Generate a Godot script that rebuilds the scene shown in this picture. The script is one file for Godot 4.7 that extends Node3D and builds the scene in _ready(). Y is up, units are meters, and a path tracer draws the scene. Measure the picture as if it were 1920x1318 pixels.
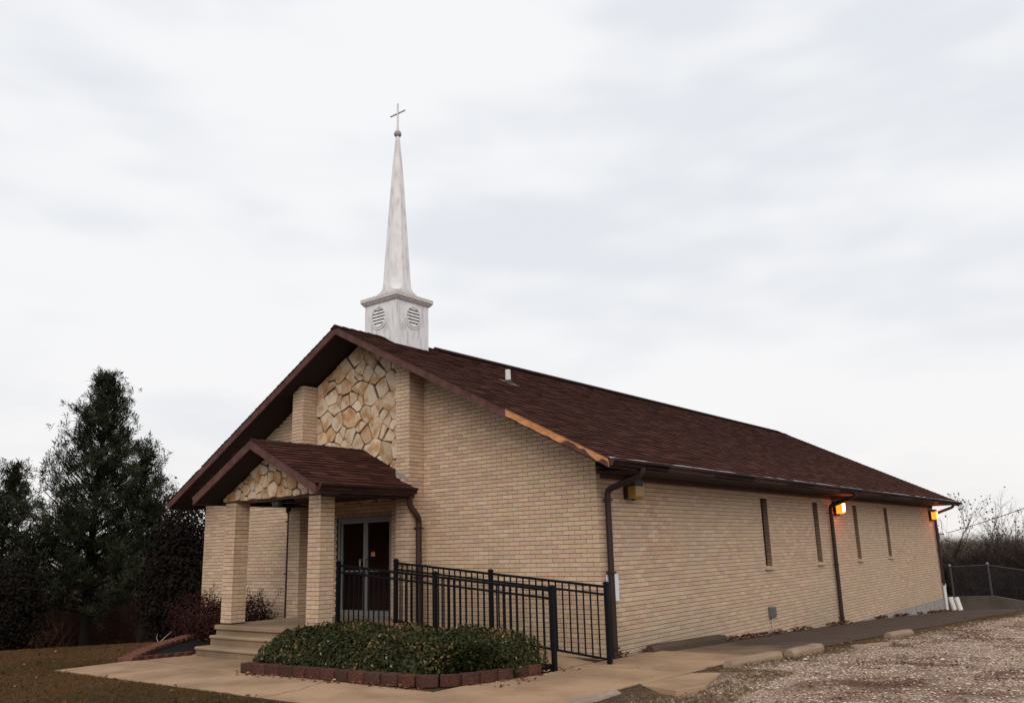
extends Node3D

const C := 0.0645      # one brick course
const BL := 0.2032     # one brick length with its joint
const CAM := Vector3(6.6095, 1.61, 10.3821)

var rng := RandomNumberGenerator.new()
var noise := FastNoiseLite.new()
var M := {}
var used := {}
var bricks := []
var shingles := []
var wall_nodes := {}


# ---------------------------------------------------------------- mesh builder
class MB:
	var v := PackedVector3Array()
	var n := PackedVector3Array()
	var c := PackedColorArray()
	var ix := PackedInt32Array()

	func tri(a: Vector3, b: Vector3, d: Vector3, col := Color.WHITE) -> void:   # counter-clockwise from outside
		var k := v.size()
		var nn := (b - a).cross(d - a)
		nn = nn.normalized() if nn.length_squared() > 1e-16 else Vector3.UP
		v.append(a); v.append(b); v.append(d)
		n.append(nn); n.append(nn); n.append(nn)
		c.append(col); c.append(col); c.append(col)
		ix.append(k); ix.append(k + 2); ix.append(k + 1)

	func quad(a: Vector3, b: Vector3, d: Vector3, e: Vector3, col := Color.WHITE) -> void:
		var k := v.size()
		var nn := (d - a).cross(e - b)
		nn = nn.normalized() if nn.length_squared() > 1e-16 else Vector3.UP
		v.append(a); v.append(b); v.append(d); v.append(e)
		for i in 4:
			n.append(nn); c.append(col)
		ix.append(k); ix.append(k + 2); ix.append(k + 1)
		ix.append(k); ix.append(k + 3); ix.append(k + 2)

	# box with bevelled edges: centre, full size, basis
	func box(at: Vector3, size: Vector3, col := Color.WHITE, bs := Basis(), bev := 0.0) -> void:
		var h := size / 2.0
		if bev <= 0.0:
			var p := []
			for i in 8:
				p.append(at + bs * Vector3(h.x * (1 if i & 1 else -1), h.y * (1 if i & 2 else -1), h.z * (1 if i & 4 else -1)))
			quad(p[4], p[5], p[7], p[6], col); quad(p[1], p[0], p[2], p[3], col)
			quad(p[5], p[1], p[3], p[7], col); quad(p[0], p[4], p[6], p[2], col)
			quad(p[6], p[7], p[3], p[2], col); quad(p[0], p[1], p[5], p[4], col)
			return
		bev = minf(bev, minf(h.x, minf(h.y, h.z)) * 0.9)
		var q := func(sx: int, sy: int, sz: int, ax: int) -> Vector3:
			var r := Vector3(sx * h.x, sy * h.y, sz * h.z)
			for k in 3:
				if k != ax:
					r[k] -= signf(r[k]) * bev
			return at + bs * r
		for ax in 3:
			var u := (ax + 1) % 3
			var w := (ax + 2) % 3
			for s in [-1, 1]:
				var pts := []
				for uw in [[-1, -1], [1, -1], [1, 1], [-1, 1]]:
					var sg := [0, 0, 0]
					sg[ax] = s; sg[u] = uw[0]; sg[w] = uw[1]
					pts.append(q.call(sg[0], sg[1], sg[2], ax))
				if s > 0: quad(pts[0], pts[1], pts[2], pts[3], col)
				else: quad(pts[3], pts[2], pts[1], pts[0], col)
		for ax in 3:   # edge bevels along axis ax
			var u := (ax + 1) % 3
			var w := (ax + 2) % 3
			for su in [-1, 1]:
				for sw in [-1, 1]:
					var pts := []
					for e in [[-1, u], [1, u], [1, w], [-1, w]]:
						var sg := [0, 0, 0]
						sg[ax] = e[0]; sg[u] = su; sg[w] = sw
						pts.append(q.call(sg[0], sg[1], sg[2], e[1]))
					if su * sw > 0: quad(pts[0], pts[3], pts[2], pts[1], col)
					else: quad(pts[0], pts[1], pts[2], pts[3], col)
		for sx in [-1, 1]:
			for sy in [-1, 1]:
				for sz in [-1, 1]:
					var a: Vector3 = q.call(sx, sy, sz, 0)
					var b: Vector3 = q.call(sx, sy, sz, 1)
					var d: Vector3 = q.call(sx, sy, sz, 2)
					if sx * sy * sz > 0: tri(a, b, d, col)
					else: tri(a, d, b, col)

	func tube(pts: Array, rad: Array, sides := 6, col := Color.WHITE, caps := true, turn := 0.0) -> void:
		var k := v.size()
		var side := Vector3.ZERO
		for i in pts.size():
			var d: Vector3 = (pts[mini(i + 1, pts.size() - 1)] - pts[maxi(i - 1, 0)])
			d = d.normalized() if d.length_squared() > 1e-12 else Vector3.UP
			if i == 0:
				side = d.cross(Vector3.RIGHT if absf(d.x) < 0.8 else Vector3.FORWARD)
			side = (side - d * side.dot(d)).normalized()
			var up := d.cross(side)
			for s in sides:
				var a := TAU * s / sides + turn
				var o := side * cos(a) + up * sin(a)
				v.append(pts[i] + o * rad[i]); n.append(o); c.append(col)
		for i in pts.size() - 1:
			for s in sides:
				var a := k + i * sides + s
				var b := k + i * sides + (s + 1) % sides
				ix.append(a); ix.append(a + sides); ix.append(b)
				ix.append(b); ix.append(a + sides); ix.append(b + sides)
		if caps:
			for e in [0, pts.size() - 1]:
				for s in range(1, sides - 1):
					var a := v[k + e * sides]
					var b := v[k + e * sides + s]
					var d := v[k + e * sides + s + 1]
					if e == 0: tri(a, d, b, col)
					else: tri(a, b, d, col)

	# polygon (counter-clockwise in x,y of the frame) extruded from z0 to z1 of the frame
	func prism(poly: PackedVector2Array, z0: float, z1: float, fr := Transform3D(), col := Color.WHITE, bev := 0.0) -> void:
		var m := poly.size()
		var mid := Vector2.ZERO
		for p in poly: mid += p / m
		var front := []
		var rim := []
		var back := []
		for p in poly:
			var inw := p.move_toward(mid, bev)
			front.append(fr * Vector3(inw.x, inw.y, z1))
			rim.append(fr * Vector3(p.x, p.y, z1 - bev))
			back.append(fr * Vector3(p.x, p.y, z0))
		var tr := Geometry2D.triangulate_polygon(poly)
		for t in range(0, tr.size(), 3):
			var a := poly[tr[t]]; var b := poly[tr[t + 1]]; var d := poly[tr[t + 2]]
			if (b - a).cross(d - a) > 0:
				tri(front[tr[t]], front[tr[t + 1]], front[tr[t + 2]], col)
				tri(back[tr[t]], back[tr[t + 2]], back[tr[t + 1]], col)
			else:
				tri(front[tr[t]], front[tr[t + 2]], front[tr[t + 1]], col)
				tri(back[tr[t]], back[tr[t + 1]], back[tr[t + 2]], col)
		for i in m:
			var j := (i + 1) % m
			if bev > 0.0: quad(rim[i], rim[j], front[j], front[i], col)
			quad(back[i], back[j], rim[j], rim[i], col)

	func mesh() -> ArrayMesh:
		var a := []
		a.resize(Mesh.ARRAY_MAX)
		a[Mesh.ARRAY_VERTEX] = v; a[Mesh.ARRAY_NORMAL] = n; a[Mesh.ARRAY_COLOR] = c; a[Mesh.ARRAY_INDEX] = ix
		var m := ArrayMesh.new()
		m.add_surface_from_arrays(Mesh.PRIMITIVE_TRIANGLES, a)
		return m


# ---------------------------------------------------------------- naming and placing
func numbered(called: String, parent: Node) -> String:
	var key := str(parent.get_instance_id()) + called
	var k: int = used.get(key, 0)
	used[key] = k + 1
	return called if k == 0 else "%s_%03d" % [called, k]

func node(called: String, m: Mesh, mat: Material, parent: Node = self) -> MeshInstance3D:
	var o := MeshInstance3D.new()
	o.name = numbered(called, parent)
	o.mesh = m
	o.material_override = mat
	parent.add_child(o, true)
	return o

func obj(called: String, mb: MB, mat: Material, parent: Node = self) -> MeshInstance3D:
	return node(called, mb.mesh(), mat, parent)

func stuff(called: String, mb: MB, mat: Material, parent: Node = self) -> MeshInstance3D:
	var o := obj(called, mb, mat, parent)
	o.set_meta("kind", "stuff")
	return o

func struct(called: String, mb: MB, mat: Material) -> MeshInstance3D:
	var o := obj(called, mb, mat)
	o.set_meta("kind", "structure")
	return o

func tag(o: Node, label: String, category: String, group := "") -> Node:
	o.set_meta("label", label)
	o.set_meta("category", category)
	if group: o.set_meta("group", group)
	return o

func thing(called: String, label: String, category: String, at := Vector3.ZERO, turn := 0.0, group := "") -> Node3D:
	var o := Node3D.new()
	o.name = numbered(called, self)
	add_child(o, true)
	o.position = at
	o.rotation.y = turn
	tag(o, label, category, group)
	return o

func part(called: String, parent: Node) -> Node3D:
	var o := Node3D.new()
	o.name = numbered(called, parent)
	parent.add_child(o, true)
	return o

func scatter(called: String, m: Mesh, mat: Material, where: Array, tint: Array, parent: Node = self, kind := "stuff") -> MultiMeshInstance3D:
	var mm := MultiMesh.new()
	mm.transform_format = MultiMesh.TRANSFORM_3D
	mm.use_colors = true
	mm.mesh = m
	mm.instance_count = where.size()
	for i in where.size():
		mm.set_instance_transform(i, where[i])
		mm.set_instance_color(i, tint[i])
	var o := MultiMeshInstance3D.new()
	o.name = numbered(called, parent)
	o.multimesh = mm
	o.material_override = mat
	parent.add_child(o, true)
	if kind: o.set_meta("kind", kind)
	return o


# the same copies joined into one real mesh: a part of its plant
func merged(called: String, m: ArrayMesh, mat: Material, where: Array, tint: Array, parent: Node) -> MeshInstance3D:
	var a := m.surface_get_arrays(0)
	var vs: PackedVector3Array = a[Mesh.ARRAY_VERTEX]
	var ns: PackedVector3Array = a[Mesh.ARRAY_NORMAL]
	var cs: PackedColorArray = a[Mesh.ARRAY_COLOR]
	var js: PackedInt32Array = a[Mesh.ARRAY_INDEX]
	var mb := MB.new()
	for i in where.size():
		var t: Transform3D = where[i]
		var k := mb.v.size()
		mb.v.append_array(t * vs)
		mb.n.append_array(Transform3D(t.basis.orthonormalized(), Vector3.ZERO) * ns)
		var q: Color = tint[i]
		for e in cs: mb.c.append(q * e)
		for j in js: mb.ix.append(k + j)
	return obj(called, mb, mat, parent)


# ---------------------------------------------------------------- materials
func lin(r: float, g: float, b: float) -> Color:
	return Color(r, g, b).linear_to_srgb()

func noise_tex(freq: float, lo: Color, hi: Color, octaves := 4, sd := 1, size := 512, kind := FastNoiseLite.TYPE_SIMPLEX_SMOOTH, p0 := 0.25, p1 := 0.75) -> NoiseTexture2D:
	var f := FastNoiseLite.new()
	f.noise_type = kind
	f.frequency = freq
	f.fractal_octaves = octaves
	f.seed = sd
	var g := Gradient.new()
	g.offsets = PackedFloat32Array([p0, p1])
	g.colors = PackedColorArray([lo, hi])
	var t := NoiseTexture2D.new()
	t.width = size; t.height = size
	t.seamless = true
	t.noise = f
	t.color_ramp = g
	return t

func mat(called: String, col: Color, rough := 0.9, tex: Texture2D = null, scale := Vector3.ONE, bump: Texture2D = null, depth := 0.0, vc := false) -> StandardMaterial3D:
	var m := StandardMaterial3D.new()
	m.resource_name = called
	m.albedo_color = col
	m.roughness = rough
	m.metallic_specular = 0.35
	m.vertex_color_use_as_albedo = vc
	if tex or bump:
		m.uv1_triplanar = true
		m.uv1_world_triplanar = true
		m.uv1_scale = scale
	if tex: m.albedo_texture = tex
	if bump:
		m.heightmap_enabled = true
		m.heightmap_texture = bump
		m.heightmap_scale = depth
	M[called] = m
	return m

func materials() -> void:
	var W := Color.WHITE
	var grain := noise_tex(0.03, Color(0.90, 0.89, 0.88), W, 5, 3)
	var speck := noise_tex(0.16, Color(0.62, 0.62, 0.62), W, 3, 5)
	var coarse := noise_tex(0.010, Color(0.83, 0.825, 0.815), W, 6, 9, 512, FastNoiseLite.TYPE_SIMPLEX_SMOOTH, 0.15, 0.7)
	var h_fine := noise_tex(0.12, Color.BLACK, W, 4, 11)
	var rust := noise_tex(0.008, Color(0.87, 0.74, 0.61), Color(1.0, 0.98, 0.95), 6, 21, 512, FastNoiseLite.TYPE_SIMPLEX_SMOOTH, 0.22, 0.56)
	mat("brick", W, 0.88, grain, Vector3.ONE * 2.3, h_fine, 0.15, true)
	mat("mortar", lin(0.095, 0.057, 0.038), 0.95, grain, Vector3.ONE * 2.0, h_fine, 0.4)
	mat("stone", W, 0.8, rust, Vector3.ONE * 0.8, h_fine, 0.6, true)
	mat("stone_joint", lin(0.12, 0.086, 0.068), 0.95, grain, Vector3.ONE * 2.0, h_fine, 0.6)
	mat("shingle", W, 0.93, speck, Vector3.ONE * 3.0, h_fine, 0.4, true)
	M.shingle.metallic_specular = 0.1
	mat("fascia", lin(0.115, 0.055, 0.049), 0.6, coarse, Vector3.ONE * 0.8, h_fine, 0.05)
	M.fascia.metallic_specular = 0.2
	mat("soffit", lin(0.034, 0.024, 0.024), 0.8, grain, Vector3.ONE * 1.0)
	mat("gutter", lin(0.068, 0.034, 0.031), 0.5, coarse, Vector3.ONE * 0.7)
	mat("spout", lin(0.030, 0.017, 0.016), 0.5)
	mat("porch_spout", lin(0.048, 0.021, 0.017), 0.6)
	mat("drip", lin(0.5, 0.42, 0.38), 0.4)
	mat("raw_wood", lin(0.56, 0.275, 0.13), 0.8, noise_tex(0.02, Color(0.90, 0.84, 0.80), W, 5, 31), Vector3(0.5, 1.4, 0.5))
	mat("concrete", W, 0.92, coarse, Vector3.ONE * 0.17, h_fine, 0.12, true)
	mat("asphalt", W, 0.95, speck, Vector3.ONE * 1.7, h_fine, 0.5, true)
	mat("ground", W, 1.0, noise_tex(0.06, Color(0.55, 0.52, 0.5), W, 5, 41), Vector3.ONE * 0.7, h_fine, 0.8, true)
	mat("black_metal", lin(0.008, 0.008, 0.010), 0.45)
	M.black_metal.metallic_specular = 0.2
	mat("foundation", lin(0.36, 0.34, 0.32), 0.95, coarse, Vector3.ONE * 0.9, h_fine, 0.5)
	mat("steeple", lin(0.71, 0.705, 0.725), 0.6, noise_tex(0.02, Color(0.85, 0.84, 0.835), W, 6, 51, 512, FastNoiseLite.TYPE_SIMPLEX_SMOOTH, 0.1, 0.5), Vector3(0.9, 0.22, 0.9))
	mat("steeple_worn", lin(0.66, 0.62, 0.62), 0.8, noise_tex(0.05, Color(0.55, 0.51, 0.49), W, 5, 53, 512, FastNoiseLite.TYPE_SIMPLEX_SMOOTH, 0.2, 0.5), Vector3(1.3, 1.3, 1.3))
	mat("ball", lin(0.30, 0.29, 0.31), 0.45)
	mat("louver_gap", lin(0.03, 0.03, 0.03), 0.9)
	mat("aluminium", lin(0.21, 0.205, 0.20), 0.45)
	M.aluminium.metallic = 0.4
	mat("white_plastic", lin(0.72, 0.72, 0.72), 0.45, grain, Vector3.ONE)
	mat("sign_white", lin(0.66, 0.70, 0.78), 0.5)
	mat("dark_brown", lin(0.035, 0.02, 0.018), 0.6)
	mat("hood", lin(0.045, 0.045, 0.05), 0.5)
	mat("amber", lin(0.33, 0.20, 0.045), 0.3)
	var lamp := mat("lamp_glow", lin(0.9, 0.45, 0.1), 0.3)
	lamp.emission_enabled = true
	lamp.emission = lin(1.0, 0.24, 0.02)
	lamp.emission_energy_multiplier = 1.5
	var core := mat("lamp_core", lin(0.9, 0.7, 0.4), 0.3)
	core.emission_enabled = true
	core.emission = lin(1.0, 0.66, 0.30)
	core.emission_energy_multiplier = 4.5
	var core2 := mat("lamp_core_dim", lin(0.9, 0.6, 0.2), 0.3)
	core2.emission_enabled = true
	core2.emission = lin(1.0, 0.50, 0.05)
	core2.emission_energy_multiplier = 2.2
	mat("meter_grey", lin(0.11, 0.11, 0.105), 0.5)
	mat("conduit", lin(0.42, 0.38, 0.33), 0.5)
	mat("notice", lin(0.5, 0.16, 0.08), 0.6)
	mat("interior", lin(0.30, 0.14, 0.09), 0.9)
	var glass := StandardMaterial3D.new()
	glass.transparency = BaseMaterial3D.TRANSPARENCY_ALPHA
	glass.albedo_color = Color(0.02, 0.016, 0.014, 0.22)
	glass.metallic_specular = 0.35
	glass.roughness = 0.03
	M["glass"] = glass
	mat("dark_glass", lin(0.01, 0.009, 0.008), 0.08)
	mat("paver", W, 0.92, noise_tex(0.05, Color(0.66, 0.6, 0.58), W, 4, 61), Vector3.ONE * 1.6, h_fine, 0.7, true)
	mat("mulch", lin(0.012, 0.008, 0.007), 1.0, speck, Vector3.ONE * 2.0, h_fine, 2.0)
	mat("bark", W, 0.95, noise_tex(0.03, Color(0.55, 0.5, 0.48), W, 4, 71), Vector3(4, 1, 4), h_fine, 1.0, true)
	mat("leaf", W, 0.8, null, Vector3.ONE, null, 0.0, true)
	M.leaf.metallic_specular = 0.18
	M.leaf.backlight_enabled = true
	M.leaf.backlight = Color(0.25, 0.25, 0.2)
	mat("gloss_leaf", W, 0.6, null, Vector3.ONE, null, 0.0, true)
	M.gloss_leaf.metallic_specular = 0.28
	mat("pebble", W, 0.95, null, Vector3.ONE, null, 0.0, true)
	mat("galvanised", lin(0.22, 0.22, 0.24), 0.5)
	mat("old_wire", lin(0.055, 0.055, 0.065), 0.6)
	mat("fence_post", lin(0.055, 0.053, 0.062), 0.7)
	mat("wire", lin(0.04, 0.04, 0.045), 0.6)
	mat("twig", lin(0.3, 0.26, 0.22), 0.9)


# ---------------------------------------------------------------- terrain
func crest(x: float, z: float) -> float:
	return (x + 9.1) * -0.848 + (z - 3.1) * -0.53

func H(x: float, z: float) -> float:
	var y := 0.12
	y -= 0.0345 * clampf(-z - 0.3, 0.0, 45.0) * smoothstep(-10.0, -2.0, x)
	y -= 0.075 * smoothstep(1.50, 1.75, x) * smoothstep(0.3, 2.2, z)
	var d := crest(x, z)
	if d > 0.0:
		y -= 0.115 * (sqrt(minf(d, 34.0) ** 2 + 1.0) - 1.0) * smoothstep(3.0, -6.5, x)
	if z < -21.5:
		y -= 0.09 * clampf(-21.5 - z, 0.0, 25.0)
	var far := Vector2(x - 6.6, z - 10.4).length()
	if far > 75.0 and (z < 6.0 or x < -30.0):
		y += 0.035 * minf(far - 75.0, 60.0)
	return y

func grid_line(lo: float, hi: float, step: float, out: float) -> Array:
	var a := []
	var s := step
	var p := lo
	while p > -out:
		s *= 1.25
		p -= s
		a.push_front(p)
	p = lo
	while p < hi:
		a.append(p)
		p += step
	s = step
	while p < out:
		a.append(p)
		s *= 1.25
		p += s
	a.append(p)
	return a

func ground_colour(x: float, z: float) -> Color:
	var a := noise.get_noise_2d(x * 9.0, z * 9.0)
	var b := noise.get_noise_2d(x * 40.0 + 300, z * 40.0)
	var lawn := Color(0.120, 0.063, 0.028).lerp(Color(0.085, 0.053, 0.022), clampf(0.5 + a * 1.3, 0, 1))
	var litter := Color(0.075, 0.040, 0.027).lerp(Color(0.125, 0.062, 0.041), clampf(0.5 + b, 0, 1))
	var lot := Color(0.56, 0.425, 0.33).lerp(Color(0.19, 0.098, 0.065), clampf(0.35 + a * 0.9 + b * 0.9, 0, 1))
	var col := lawn.lerp(litter, smoothstep(-0.4, 0.3, crest(x, z) + a * 0.5) * smoothstep(2.0, -5.0, x))
	var e := 1.75 + a * 0.25 - minf(0, z) * 0.035
	var right := smoothstep(e - 0.3, e + 0.7, x) * smoothstep(8.0, 4.0, z - x * 0.3)
	col = col.lerp(lot, right)
	if x > -1.0 and z < 2.5 and right < 1.0:
		col = col.lerp(Color(0.075, 0.052, 0.03), (1.0 - right) * 0.7)
	if z < -22.0:
		col = col.lerp(litter, smoothstep(-22.0, -24.0, z))
	return col

func terrain() -> void:
	var xs := grid_line(-14.0, 10.0, 0.2, 170.0)
	var zs := grid_line(-25.0, 12.0, 0.2, 170.0)
	var mb := MB.new()
	var nx := xs.size()
	for z in zs:
		for x in xs:
			var y := H(x, z)
			mb.v.append(Vector3(x, y + 0.010 * noise.get_noise_2d(x * 60, z * 60), z))
			var e := 0.15
			mb.n.append(Vector3(H(x - e, z) - H(x + e, z), 2 * e, H(x, z - e) - H(x, z + e)).normalized())
			mb.c.append(ground_colour(x, z))
	for j in zs.size() - 1:
		for i in nx - 1:
			var a := j * nx + i
			mb.ix.append(a); mb.ix.append(a + 1); mb.ix.append(a + nx)
			mb.ix.append(a + 1); mb.ix.append(a + nx + 1); mb.ix.append(a + nx)
	struct("ground", mb, M.ground)

func slab(parent: Node, poly: Array, top: float, col: Color, thick := 0.12) -> void:
	var mb := MB.new()
	var p := PackedVector2Array()
	for q in poly: p.append(Vector2(q[0], -q[1]))
	if Geometry2D.is_polygon_clockwise(p): p.reverse()
	mb.prism(p, -thick, 0.0, Transform3D(Basis(Vector3.RIGHT, Vector3(0, 0, -1), Vector3.UP), Vector3(0, top, 0)), col, 0.008)
	obj("slab", mb, M.concrete, parent)

func paving() -> void:
	var tan1 := Color(0.385, 0.252, 0.155)
	var tan2 := Color(0.345, 0.224, 0.138)
	var w := MeshInstance3D.new()
	w.name = "walkway"
	add_child(w)
	w.set_meta("kind", "structure")
	slab(w, [[-6.45, 3.20], [-6.40, 4.44], [-3.325, 4.39], [-3.325, 3.205]], 0.132, tan1 * 0.97)
	slab(w, [[-3.308, 3.20], [-3.308, 4.39], [-0.215, 4.37], [-0.215, 3.20]], 0.131, tan1)
	slab(w, [[-6.3, 2.30], [-6.33, 3.178], [-3.62, 3.178], [-3.62, 2.30]], 0.133, tan2 * 0.9)
	slab(w, [[-0.192, 3.188], [-0.192, 2.2], [0.06, 1.62], [0.06, 1.33], [1.46, 1.62], [1.46, 7.0], [-0.192, 7.0]], 0.130, tan1 * 0.98)
	slab(w, [[0.075, 1.31], [0.075, 0.13], [0.12, -0.02], [0.12, -1.2], [1.62, -1.2], [1.60, 0.34], [1.47, 1.60]], 0.129, tan1 * 0.97)
	slab(w, [[1.615, 0.40], [1.92, 0.44], [2.15, 1.35], [2.02, 1.80], [1.52, 1.64], [1.485, 1.60]], 0.120, tan1 * 0.95)
	slab(w, [[-3.6, 0.37], [-3.6, 1.2], [0.05, 1.2], [0.05, 0.37]], 0.11, tan2)
	# ramp: a sloping concrete wedge from the walkway up to the porch floor
	var rb := MB.new()
	rb.prism(PackedVector2Array([Vector2(-3.74, 0.0), Vector2(0.06, 0.0), Vector2(0.06, 0.136), Vector2(-3.74, 0.545)]), 0.37, 1.235, Transform3D(), tan2)
	obj("ramp", rb, M.concrete, w)
	var cg := RandomNumberGenerator.new()
	cg.seed = 8
	for st in [[Vector3(-1.9, 0.1335, 3.21), Vector3(0.15, 0, 1.0)], [Vector3(-4.9, 0.1345, 3.22), Vector3(-0.2, 0, 1.0)], [Vector3(0.10, 0.1315, 0.72), Vector3(1.0, 0, -0.12)], [Vector3(-0.18, 0.1325, 4.3), Vector3(1.0, 0, 0.3)]]:
		var cb := MB.new()
		var p: Vector3 = st[0]
		var dir: Vector3 = st[1].normalized()
		var walked := 0.0
		while walked < (1.14 if absf(dir.z) > absf(dir.x) else 1.35):
			var nd := (dir + Vector3(cg.randfn() * 0.4, 0, cg.randfn() * 0.4)).normalized()
			var q := p + nd * 0.06
			var w2 := nd.cross(Vector3.UP) * cg.randf_range(0.002, 0.0055)
			cb.quad(p - w2, p + w2, q + w2, q - w2)
			p = q
			walked += 0.055
		obj("crack", cb, M.mulch, w)
	# kerb with a worn top
	var kb := MB.new()
	var col := Color(0.33, 0.25, 0.195)
	var prev := []
	var zz := 2.16
	while zz < 7.0:
		var j := 0.012 * noise.get_noise_2d(zz * 90, 3)
		var prof := [Vector3(1.470, -0.05, zz), Vector3(1.470, 0.135, zz), Vector3(1.52 + j, 0.137 + j, zz), Vector3(1.565 + j, 0.115 + j, zz), Vector3(1.60 + j, 0.04, zz), Vector3(1.60, -0.05, zz)]
		if prev:
			for i in 5:
				kb.quad(prev[i], prof[i], prof[i + 1], prev[i + 1], col * (1.0 + 0.25 * noise.get_noise_2d(zz * 200, i * 50)))
		else:
			for i in range(1, 5): kb.tri(prof[0], prof[i], prof[i + 1], col)
		prev = prof
		zz += 0.07
	struct("kerb", kb, M.concrete)
	# path along the side wall: pale near the walkway, dark asphalt beyond
	var pb := MB.new()
	var rows := []
	zz = -1.19
	while zz > -22.0:
		var row := []
		for i in 9:
			var f := i / 8.0
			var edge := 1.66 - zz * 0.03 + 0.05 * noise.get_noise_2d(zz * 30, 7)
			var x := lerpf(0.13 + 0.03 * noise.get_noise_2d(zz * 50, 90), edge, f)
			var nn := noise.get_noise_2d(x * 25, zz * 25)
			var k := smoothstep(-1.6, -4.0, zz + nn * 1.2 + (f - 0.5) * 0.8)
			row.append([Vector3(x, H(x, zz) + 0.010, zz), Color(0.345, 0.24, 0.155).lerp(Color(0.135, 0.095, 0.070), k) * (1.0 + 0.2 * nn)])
		rows.append(row)
		zz -= 0.2
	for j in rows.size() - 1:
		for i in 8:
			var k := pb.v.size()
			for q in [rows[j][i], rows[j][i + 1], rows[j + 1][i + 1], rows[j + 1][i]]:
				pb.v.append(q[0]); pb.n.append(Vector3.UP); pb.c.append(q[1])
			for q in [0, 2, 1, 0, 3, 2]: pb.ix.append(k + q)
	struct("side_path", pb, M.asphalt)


# ---------------------------------------------------------------- bricks, stones, shingles
const TONES := [Color(0.640, 0.469, 0.332), Color(0.608, 0.442, 0.316), Color(0.650, 0.485, 0.338), Color(0.613, 0.415, 0.316), Color(0.666, 0.507, 0.370), Color(0.581, 0.431, 0.305), Color(0.608, 0.464, 0.311), Color(0.640, 0.442, 0.343), Color(0.565, 0.405, 0.294), Color(0.682, 0.518, 0.375)]

# bricks on a face: o = lower left corner, u = along the face, n = out of the face
func lay(wall: Node, o: Vector3, u: Vector3, n: Vector3, length: float, k0: int, k1: int, holes := [], top = null, phase := 0.0) -> void:
	for k in range(k0, k1):
		var s := -BL * (0.5 if posmod(k, 2) else 0.0) - phase
		var y := k * C
		while s < length:
			var segs := [[maxf(s, 0.0), minf(s + BL, length)]]
			for h in holes:
				if y + C * 0.5 > h[2] and y + C * 0.5 < h[3]:
					var nxt := []
					for g in segs:
						if g[1] <= h[0] or g[0] >= h[1]: nxt.append(g)
						else:
							if h[0] - g[0] > 0.02: nxt.append([g[0], h[0]])
							if g[1] - h[1] > 0.02: nxt.append([h[1], g[1]])
					segs = nxt
			for g in segs:
				var l: float = g[1] - g[0]
				if l < 0.025: continue
				var m: float = (g[0] + g[1]) / 2.0
				if top != null and y > float(top.call(m)): continue
				if n.z > 0.5:   # front bricks turn the corner
					if g[0] < 0.001: m -= 0.0044; l += 0.0088
					if g[1] > length - 0.001: m += 0.0044; l += 0.0088
				var at := o + u * m + Vector3(0, y - o.y + C * 0.5, 0)
				bricks.append([at, u, n, l, wall])
			s += BL

func brick_shape(mb: MB, at: Vector3, u: Vector3, n: Vector3, l: float, col: Color) -> void:
	var hl := (l - 0.0060) / 2.0
	var hh := (C - 0.0068) / 2.0
	var e := 0.0013
	var d := 0.006
	var up := Vector3.UP
	var a := at - u * hl - up * hh; var b := at + u * hl - up * hh; var c := at + u * hl + up * hh; var f := at - u * hl + up * hh
	var a2 := a + n * d + u * e + up * e; var b2 := b + n * d - u * e + up * e; var c2 := c + n * d - u * e - up * e; var f2 := f + n * d + u * e - up * e
	if u.cross(up).dot(n) > 0:
		mb.quad(a2, b2, c2, f2, col)
		mb.quad(a, b, b2, a2, col); mb.quad(b, c, c2, b2, col); mb.quad(c, f, f2, c2, col); mb.quad(f, a, a2, f2, col)
	else:
		mb.quad(f2, c2, b2, a2, col)
		mb.quad(a2, b2, b, a, col); mb.quad(b2, c2, c, b, col); mb.quad(c2, f2, f, c, col); mb.quad(f2, a2, a, f, col)

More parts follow.
